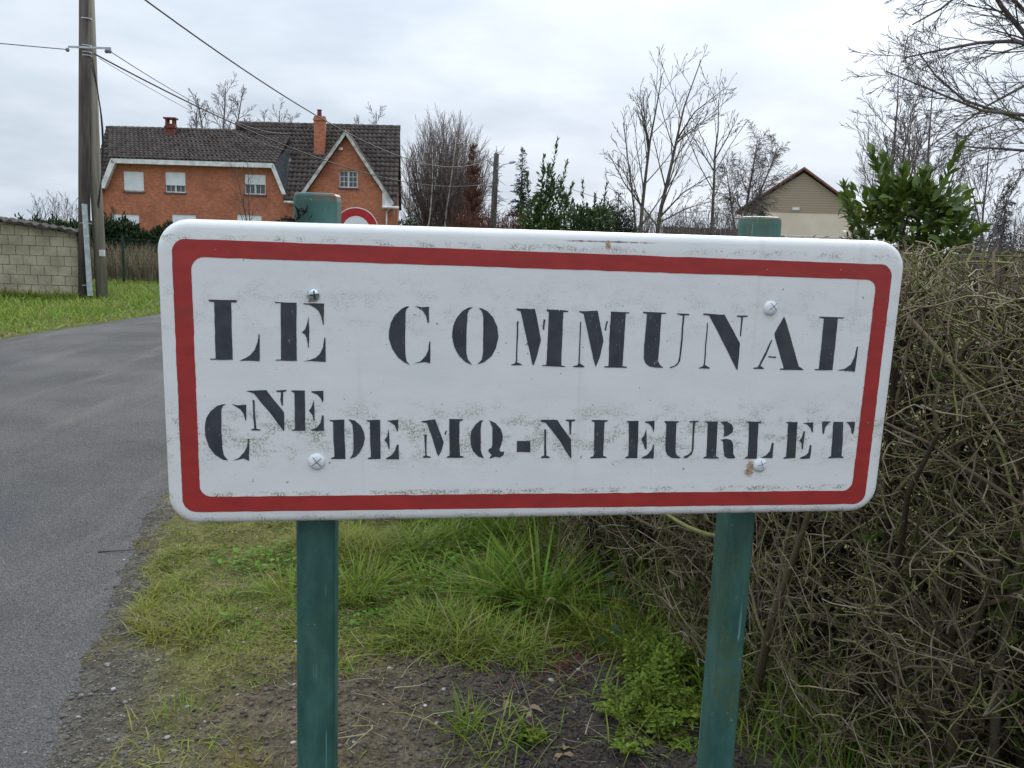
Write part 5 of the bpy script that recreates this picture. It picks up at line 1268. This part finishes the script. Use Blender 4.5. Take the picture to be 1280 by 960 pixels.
# ================================================================== GRASS, WEEDS, LITTER
rgx = np.random.default_rng(301)
def blades(rng, X, Y, H, Wd, lean, col, droop=.5, Z=None):
    n = len(X); Z = gheight(X, Y) if Z is None else Z; a = rng.uniform(0, 6.28, n); C_ = np.stack([X, Y, Z-.004], -1)
    D_ = unit(np.stack([np.cos(a)*lean, np.sin(a)*lean, np.ones(n)], -1)); N_ = unit(np.stack([-np.cos(a), -np.sin(a), lean*1.0], -1)+rng.normal(0, .15, (n, 3)))
    D_ = unit(D_)
    V, F, ix = leaves(C_, D_, N_, H, Wd, droop, .12, (.8, 1.0, .75, .06)); V2 = V.copy()
    return V, F, col[ix]
def gcol(rng, n, ylw):
    a = np.array([.125, .240, .028]); b = np.array([.270, .255, .048]); c = np.array([.30, .255, .14]); u = rng.uniform(0, 1, n)
    t = np.clip(u*.8+ylw-.3, 0, 1)[:, None]; col = a*(1-t)+b*t; dry = (rng.uniform(0, 1, n) < .06+.30*np.clip(ylw-.35, 0, 1))
    col[dry] = c; return col*rng.uniform(.65, 1.3, (n, 1))
# short turf on the near verge
N0 = 250000; X = rgx.uniform(-2.2, 1.3, N0); Y = 2.2+3.6*rgx.uniform(0, 1, N0)**.8
zg, zs, zw, zt = zones(X, Y); off = -road_in(X, Y); pn = fbm(X*4, Y*4, 91); tn = fbm(X*1.1, Y*1.1, 95)
pr = np.clip(zt*1.2-.1, 0, 1)*smooth(pn, .22, .46)+.10*zs*smooth(pn, .5, .7)+.05*zg*smooth(pn, .5, .65); pr *= (off > .02)
pr *= (X-H0[0])*HN[0]+(Y-H0[1])*HN[1] < .35
kp = rgx.uniform(0, 1, N0) < pr; X, Y, off, tn = X[kp], Y[kp], off[kp], tn[kp]; n = len(X)
yl = np.clip(.78-.55*smooth(X, -1.4, .1)+1.3*(tn-.5), 0, 1)
H_ = rgx.uniform(.025, .08, n)*(.55+.6*smooth(off, .1, 1.3))*(.45+2.2*smooth(fbm(X*3.2, Y*3.2, 99), .42, .72)); V, F, cc = blades(rgx, X, Y, H_, rgx.uniform(.0026, .0055, n), rgx.uniform(.3, 1.7, n), gcol(rgx, n, yl))
tag(mobj('verge_grass', V, F, M['grass'], None, col=cc), 'short patchy green and yellow grass on the near verge', 'grass', kind='stuff')
# broad leaved weeds (clover, dandelion) in the turf
N0 = 9000; X = rgx.uniform(-1.4, .6, N0); Y = rgx.uniform(3.2, 5.4, N0); pn = fbm(X*2.3+7, Y*2.3, 111); zt = zones(X, Y)[3]; kp = (pn > .50) & (zt > .6) & (((X-H0[0])*HN[0]+(Y-H0[1])*HN[1]) < .2) & (-road_in(X, Y) > .3); X, Y = X[kp], Y[kp]; n = len(X)
C_ = np.stack([X, Y, gheight(X, Y)+rgx.uniform(.005, .06, n)], -1); a = rgx.uniform(0, 6.28, n); ls = rgx.uniform(.012, .034, n)
V, F, ix = leaves(C_, np.stack([np.cos(a), np.sin(a), rgx.uniform(0, .7, n)], -1), unit(np.array([0, 0, 1.0])+rgx.normal(0, .35, (n, 3))), ls, ls*.7, .2, .12, (.2, .9, 1, .2)); cc = np.array([[.11, .21, .028]])*rgx.uniform(.6, 1.5, (n, 1))
tag(mobj('clover', V, F, M['grass'], None, col=cc[ix]), 'small broad leaved weeds scattered in the near turf', 'weeds', kind='stuff')
# grass of the verge across the road
N0 = 60000; X = rgx.uniform(-15, -4.8, N0); Y = rgx.uniform(10.5, 26, N0); off = -road_in(X, Y); kp = (off > -.02) & (X/Y > -.70); X, Y, off = X[kp], Y[kp], off[kp]; n = len(X); tn = fbm(X*.8, Y*.8, 121)
H_ = rgx.uniform(.06, .20, n)*(.5+.6*smooth(off, 0, 1.2)); V, F, cc = blades(rgx, X, Y, H_, rgx.uniform(.010, .020, n), rgx.uniform(.2, 1.1, n), gcol(rgx, n, np.clip(.25+.5*(tn-.5)+.45*(1-smooth(off, 0, .6)), 0, 1))*1.1)
tag(mobj('far_verge_grass', V, F, M['grass'], None, col=cc), 'green grass verge across the road below the shed and pole', 'grass', kind='stuff')
n = 9000; X = rgx.uniform(-15.5, -4, n); Y = rgx.uniform(22.6, 26.5, n); V, F, cc = blades(rgx, X, Y, rgx.uniform(.4, 1.15, n), rgx.uniform(.012, .025, n), rgx.uniform(.05, .35, n), np.array([[.22, .175, .115]])*rgx.uniform(.5, 1.2, (n, 1)), .25)
tag(mobj('dry_grass', V, F, M['dry'], None, col=cc), 'tall dry beige grass behind the green wire fence', 'grass', kind='stuff')
n = 900; X = -8.62-rgx.uniform(-.1, 2.6, n); Y = 17.05-rgx.uniform(0, .25, n); V, F, cc = blades(rgx, X, Y, rgx.uniform(.1, .32, n), rgx.uniform(.008, .018, n), rgx.uniform(.1, .7, n), gcol(rgx, n, np.full(n, .4))); tag(mobj('shed_grass', V, F, M['grass'], None, col=cc), 'longer grass along the foot of the block shed wall', 'grass', kind='stuff')

# big tufts: each a plant of its own
def tuft(x, y, n, h, wdt, spreadr, col, label, lean=(.15, 1.2), droop=.75, seed=0):
    rng = np.random.default_rng(seed); z = float(gheight(np.array([x]), np.array([y]))[0]); t = np.sqrt(rng.uniform(0, 1, n))*spreadr; a = rng.uniform(0, 6.28, n)
    X, Y = x+t*np.cos(a), y+t*np.sin(a); Z = gheight(X, Y); L = h*rng.uniform(.45, 1.1, n); ln = rng.uniform(*lean, n); C_ = np.stack([X, Y, Z-.005], -1)
    aa = a+rng.normal(0, .5, n); D_ = unit(np.stack([np.cos(aa)*ln, np.sin(aa)*ln, np.ones(n)], -1)); N_ = unit(np.stack([-np.cos(aa), -np.sin(aa), ln], -1))
    V, F, ix = leaves(C_, D_, -N_*-1, L, wdt*rng.uniform(.6, 1.2, n), droop*.6, .12, (.7, 1.0, .95, .75, .45, .04)); cc = gcol(rng, n, np.full(n, .18))*np.asarray(col)
    o = mobj('grass_tuft', V-np.array([x, y, z]), F, M['grass'], None, True, col=cc[ix]); o.location = (x, y, z)
    return tag(o, label, 'grass tuft', 'grass tufts on the verge')
tuft(.17, 3.55, 190, .40, .014, .13, (1, 1.05, 1), 'large arching grass tuft at the foot of the hedge', seed=1)
tuft(-.06, 3.58, 130, .28, .011, .11, (.95, 1, 1), 'grass tuft with arching blades beside the large tuft', seed=2)
tuft(-.34, 3.66, 90, .20, .006, .10, (1.1, 1.05, 1), 'low grass tuft just beside the left green post', seed=3)
tuft(-.66, 3.55, 150, .23, .0055, .14, (1.15, 1.1, 1), 'bushy bright green grass tuft right behind the left green post', seed=4)
tuft(-.88, 3.50, 140, .19, .005, .13, (1.2, 1.1, 1), 'fine bright grass tuft on the road side of the left post', seed=5)
tuft(-.75, 3.20, 60, .10, .004, .08, (1.2, 1.1, 1), 'small yellowing grass tuft on the bare soil', seed=6)
tuft(-.60, 2.90, 50, .08, .004, .06, (1.2, 1.05, .9), 'tiny grass tuft on soil nearest the left post', seed=7)
tuft(-.10, 2.52, 40, .13, .005, .04, (1.0, 1.0, .9), 'upright little grass tuft on dark bare soil between the posts', lean=(.05, .5), seed=8)
tuft(-.28, 3.22, 50, .09, .004, .06, (1.1, 1.1, 1), 'small grass tuft beside the scattered pale twigs', seed=9)
tuft(-1.02, 2.62, 50, .07, .004, .09, (1.2, 1.0, .8), 'flat grass tuft in the gravel at the road edge', seed=10)
tuft(-1.0, 3.1, 60, .07, .004, .10, (1.0, 1.0, .8), 'flat weedy grass tuft near the gravel edge', seed=11)
tuft(.32, 3.95, 120, .30, .006, .12, (1.35, 1.0, .9), 'tall yellowed grass tuft against the hedge twigs', lean=(.05, .6), seed=12)
# long blades growing up through the foot of the hedge
n = 2600; s = rgx.uniform(-1.6, 3.8, n); w = rgx.uniform(-.12, .35, n); q = hp(s, w, 0.0); V, F, cc = blades(rgx, q[:, 0], q[:, 1], rgx.uniform(.08, .42, n), rgx.uniform(.003, .0065, n), rgx.uniform(.05, .9, n), gcol(rgx, n, np.full(n, .25))*.9)
tag(mobj('hedge_foot_grass', V, F, M['grass'], None, col=cc), 'long thin grass growing through the foot of the bare hedge', 'grass', kind='stuff')

# feathery green herb by the right post
def herb(x, y, nl, size, label, seed, col=(.165, .225, .032), group='feathery herbs'):
    rng = np.random.default_rng(seed); z = float(gheight(np.array([x]), np.array([y]))[0]); C_ = []; D_ = []; N_ = []; L_ = []; st = []
    for k in range(nl):
        a = rng.uniform(0, 6.28); el = rng.uniform(.25, 1.2); d = np.array([math.cos(a)*math.cos(el), math.sin(a)*math.cos(el), math.sin(el)]); L = size*rng.uniform(.5, 1.1)
        b0 = np.array([rng.normal(0, size*.22), rng.normal(0, size*.30), 0]); c = limb(rng, b0, d, L, .06, -.10, 6); st.append((0, c, .0014, .0006))
        for u in np.linspace(.35, 1, 7):
            q_, tan = at_t(c, u); side = unit(np.cross(tan, (0, 0, 1.0)))
            for sgn in (-1, 1):
                pl_ = L*.30*(1.15-u)+.010
                for e in np.linspace(.2, 1, 4):
                    for s2 in (-1, 1):
                        C_.append(q_+(side*sgn+tan*.5)*pl_*e); D_.append(unit(side*sgn*.7+tan*(.6+s2*.5)+rng.normal(0, .25, 3))); N_.append(unit(np.array([0, 0, 1.0])+rng.normal(0, .4, 3))); L_.append(.017*rng.uniform(.6, 1.2))
    C_, D_, N_, L_ = map(np.array, (C_, D_, N_, L_)); V, F, ix = leaves(C_, D_, N_, L_, L_*.62, .2, .12, (.25, 1, .7, .08)); cc = np.asarray(col)[None]*rng.uniform(.55, 1.4, (len(C_), 1))
    t = thing('herb', (x, y, z), label, 'herb', group); T_ = np.array([x, y, z])
    mobj('leaflets', V+T_, F, M['grass'], t, col=cc[ix])['kind'] = 'stuff'
    P_ = np.array([q_ for _, q_, _, _ in st])+T_; put('stalks', P_, np.full(len(P_), .0016), np.full(len(P_), .0007), 3, np.tile([[.10, .13, .03]], (len(P_), 1)), t)
herb(.56, 2.86, 34, .20, 'feathery bright green herb beside the right green post', 401)
herb(.48, 2.60, 30, .18, 'low spreading feathery herb before the right post on bare soil', 402)
herb(.68, 3.00, 20, .17, 'darker feathery herb between hedge foot and right post', 403, (.085, .16, .026))
herb(.10, 2.50, 7, .05, 'tiny green herb seedling on the dark soil', 404)
herb(-.32, 3.42, 10, .08, 'small leafy herb at the edge of the turf near the left post', 405, (.06, .12, .02))
# a few ivy leaves at the hedge foot
ri = np.random.default_rng(411); n = 34; q = np.stack([ri.normal(.45, .10, n), ri.normal(3.38, .15, n), ri.uniform(.05, .24, n)], -1); ls = ri.uniform(.025, .05, n); V, F, ix = leaves(q, unit(rdir(n, ri)+np.array([0, -.4, -.3])), unit(rdir(n, ri)*.5+np.array([0, -.6, .8])), ls, ls*.95, .12, .12, (.6, 1, .55, .05)); cc = np.array([[.05, .085, .035]])*ri.uniform(.7, 1.4, (n, 1)); tag(mobj('ivy', V, F, M['grass'], None, col=cc[ix]), 'few grey green ivy leaves at the hedge foot', 'ivy')
# reddish wilted weeds
n = 700; X = ri.normal(.28, .14, n); Y = ri.normal(3.12, .16, n); V, F, cc = blades(ri, X, Y, ri.uniform(.02, .09, n), ri.uniform(.002, .005, n), ri.uniform(.6, 2.5, n), np.array([[.12, .040, .040]])*ri.uniform(.5, 1.5, (n, 1)), .6); tag(mobj('red_weeds', V, F, M['dry'], None, col=cc), 'dark red wilted weeds on the soil before the hedge', 'weeds', kind='stuff')

# pebbles
def pebbles(name, X, Y, S, cols, label, sink=.3):
    bm = bmesh.new(); bmesh.ops.create_icosphere(bm, subdivisions=1, radius=1.0); bv = np.array([v_.co[:] for v_ in bm.verts]); bf = np.array([[v_.index for v_ in f_.verts] for f_ in bm.faces]); bm.free()
    n = len(X); rng = np.random.default_rng(len(X)); Z = np.maximum(gheight(X, Y), np.where(road_in(X, Y) > 0, .004, -1)); sc = S[:, None]*np.stack([rng.uniform(.7, 1.3, n), rng.uniform(.7, 1.3, n), rng.uniform(.35, .75, n)], -1)
    a = rng.uniform(0, 6.28, n); v_ = bv[None]*(1+rng.normal(0, .13, (n, len(bv), 1)))*sc[:, None, :]; ca, sa = np.cos(a)[:, None], np.sin(a)[:, None]
    V = np.stack([v_[..., 0]*ca-v_[..., 1]*sa+X[:, None], v_[..., 0]*sa+v_[..., 1]*ca+Y[:, None], v_[..., 2]+(Z+S*sink)[:, None]], -1).reshape(-1, 3); F = (bf[None]+(np.arange(n)*len(bv))[:, None, None]).reshape(-1, 3)
    o = mobj(name, V, F, M['stone'], None, False, col=np.repeat(cols, len(bv), 0)); return tag(o, label, 'stones', kind='stuff')
m, nt_, p, o_ = nmat('stone'); g = G(nt_); g.put(p.inputs['Base Color'], g.mix(1.0, g.attr('Col'), g.mix(g.noise(g.coord(), 220, 3), (.6, .6, .6), (1.35, 1.35, 1.35)), 'MULTIPLY')); p.inputs['Roughness'].default_value = .9; M['stone'] = m
N0 = 40000; X = ri.uniform(-2.3, .5, N0); Y = 2.2+2.8*ri.uniform(0, 1, N0); zg, zs, zw, zt = zones(X, Y); kp = (ri.uniform(0, 1, N0) < zg*.75+zs*.10) & (road_in(X, Y) < .12+.25*fbm(X*3, Y*3, 131)*(Y < 3.3)); X, Y = X[kp], Y[kp]; n = len(X)
pc = np.array([[.11, .105, .095], [.16, .15, .13], [.075, .075, .075], [.24, .225, .195]]); pebbles('gravel', X, Y, ri.uniform(.0018, .0055, n)*np.where(ri.uniform(0, 1, n) < .06, 2.0, 1), pc[ri.choice(4, n, p=[.4, .3, .22, .08])]*ri.uniform(.7, 1.3, (n, 1)), 'grey gravel scattered along the broken road edge')
n = 46; X = ri.uniform(-1.35, .6, n); Y = ri.uniform(2.35, 3.6, n); kp = -road_in(X, Y) > .05; X, Y = X[kp], Y[kp]; pebbles('pale_stones', X, Y, ri.uniform(.005, .012, len(X)), np.array([[.42, .39, .34]])*ri.uniform(.7, 1.2, (len(X), 1)), 'a few pale whitish pebbles on the bare soil', .15)
# soil crumbs
N0 = 9000; X = ri.uniform(-1.0, .75, N0); Y = ri.uniform(2.25, 3.7, N0); zg, zs, zw, zt = zones(X, Y); kp = ri.uniform(0, 1, N0) < zs*(.25+.6*zw); X, Y, zw = X[kp], Y[kp], zw[kp]; n = len(X); pebbles('soil_crumbs', X, Y, ri.uniform(.003, .012, n)*(.6+.6*fbm(X*6, Y*6, 141)), (np.array([[.095, .076, .058]])*(1-zw[:, None])+np.array([[.042, .033, .027]])*zw[:, None])*ri.uniform(.7, 1.4, (n, 1)), 'loose crumbs of dark soil between the posts')
# straw and twig litter
def litter(n, xr, yr, Lr, rr, cols, name, label, zoff=.004, wob=.3, fl=.25):
    X = ri.uniform(*xr, n); Y = ri.uniform(*yr, n); kp = -road_in(X, Y) > .02; X, Y = X[kp], Y[kp]; n = len(X); a = ri.uniform(0, 6.28, n); d = np.stack([np.cos(a), np.sin(a), ri.normal(.1, fl, n)], -1)
    P = zig(ri, np.stack([X, Y, gheight(X, Y)+zoff], -1), d, ri.uniform(*Lr, n), 6, wob); P[..., 2] = np.maximum(P[..., 2], gheight(P[..., 0], P[..., 1])+.001); P[..., 2] = np.minimum(P[..., 2], gheight(P[..., 0], P[..., 1])+.04)
    o = put(name, P, ri.uniform(*rr, n), np.full(n, rr[0]*.6), 4, cols[ri.integers(0, len(cols), n)]*ri.uniform(.7, 1.2, (n, 1)), None); return tag(o, label, 'litter')
lc = np.array([[.30, .25, .17], [.22, .18, .125], [.14, .105, .075], [.36, .31, .22]])
litter(800, (-1.3, .75), (2.3, 3.7), (.03, .14), (.0007, .0016), lc, 'straw_litter', 'dry straw and rootlets strewn over the bare soil')
litter(2600, (-1.9, .5), (3.2, 5.2), (.03, .12), (.0007, .0013), lc, 'dry_grass_litter', 'dead grass stalks lying in the near turf', .02)
litter(46, (-.55, .40), (2.45, 3.3), (.10, .34), (.0016, .0034), lc, 'fallen_twigs', 'pale fallen twigs lying on the soil between the posts', .008, .25)
tw_ = zig(ri, np.array([[-1.98, 4.02, .012]]), np.array([[1, .25, 0.0]]), np.array([.17]), 6, .12); tw_[..., 2] = .016; tag(put('road_twig', tw_, np.array([.003]), np.array([.0015]), 5, np.array([[.04, .035, .03]]), None), 'short dark twig lying on the tarmac at its edge', 'twig'); bpy.data.objects['road_twig']['kind'] = 'thing'
# crumpled dead leaves
for k, (x, y, s_) in enumerate(((.02, 2.72, .04), (.10, 2.66, .045), (.20, 2.44, .05), (.16, 3.05, .035))):
    z = float(gheight(np.array([x]), np.array([y]))[0]); rk = np.random.default_rng(500+k); n = 5; V, F, ix = leaves(rk.normal(0, .008, (n, 3))+np.array([[0, 0, .012]]), unit(rdir(n, rk)*np.array([[1, 1, .3]])), unit(rdir(n, rk)*.6+np.array([0, 0, 1.0])), np.full(n, s_), np.full(n, s_*.5), .5, .35, (.3, 1, .9, .1)); o = mobj('dead_leaf', V, F, M['dry'], None, True, col=np.tile([[.27, .20, .13]], (len(V), 1))); o.location = (x, y, z)
    tag(o, ('crumpled tan dead leaf lying across the fallen twigs', 'crumpled tan dead leaf just above the tiny green herb', 'curled brown dead leaf below the tiny green herb', 'crumpled dead leaf near the dark red weeds')[k], 'leaf', 'dead leaves on the soil')
# debris caught behind the left post cap
rk = np.random.default_rng(520); n = 9; V, F, ix = leaves(rk.normal(0, .006, (n, 3)), unit(rdir(n, rk)+np.array([.3, 0, .3])), rdir(n, rk), rk.uniform(.010, .022, n), rk.uniform(.004, .009, n), .3, .3, (.3, 1, .1)); o = mobj('dead_leaf', V, F, M['dry'], None, True, col=np.tile([[.035, .02, .017]], (len(V), 1))); o.location = (-.3205, 1.302, 1.618); tag(o, 'dark shrivelled leaf scrap stuck to the left post top', 'leaf')
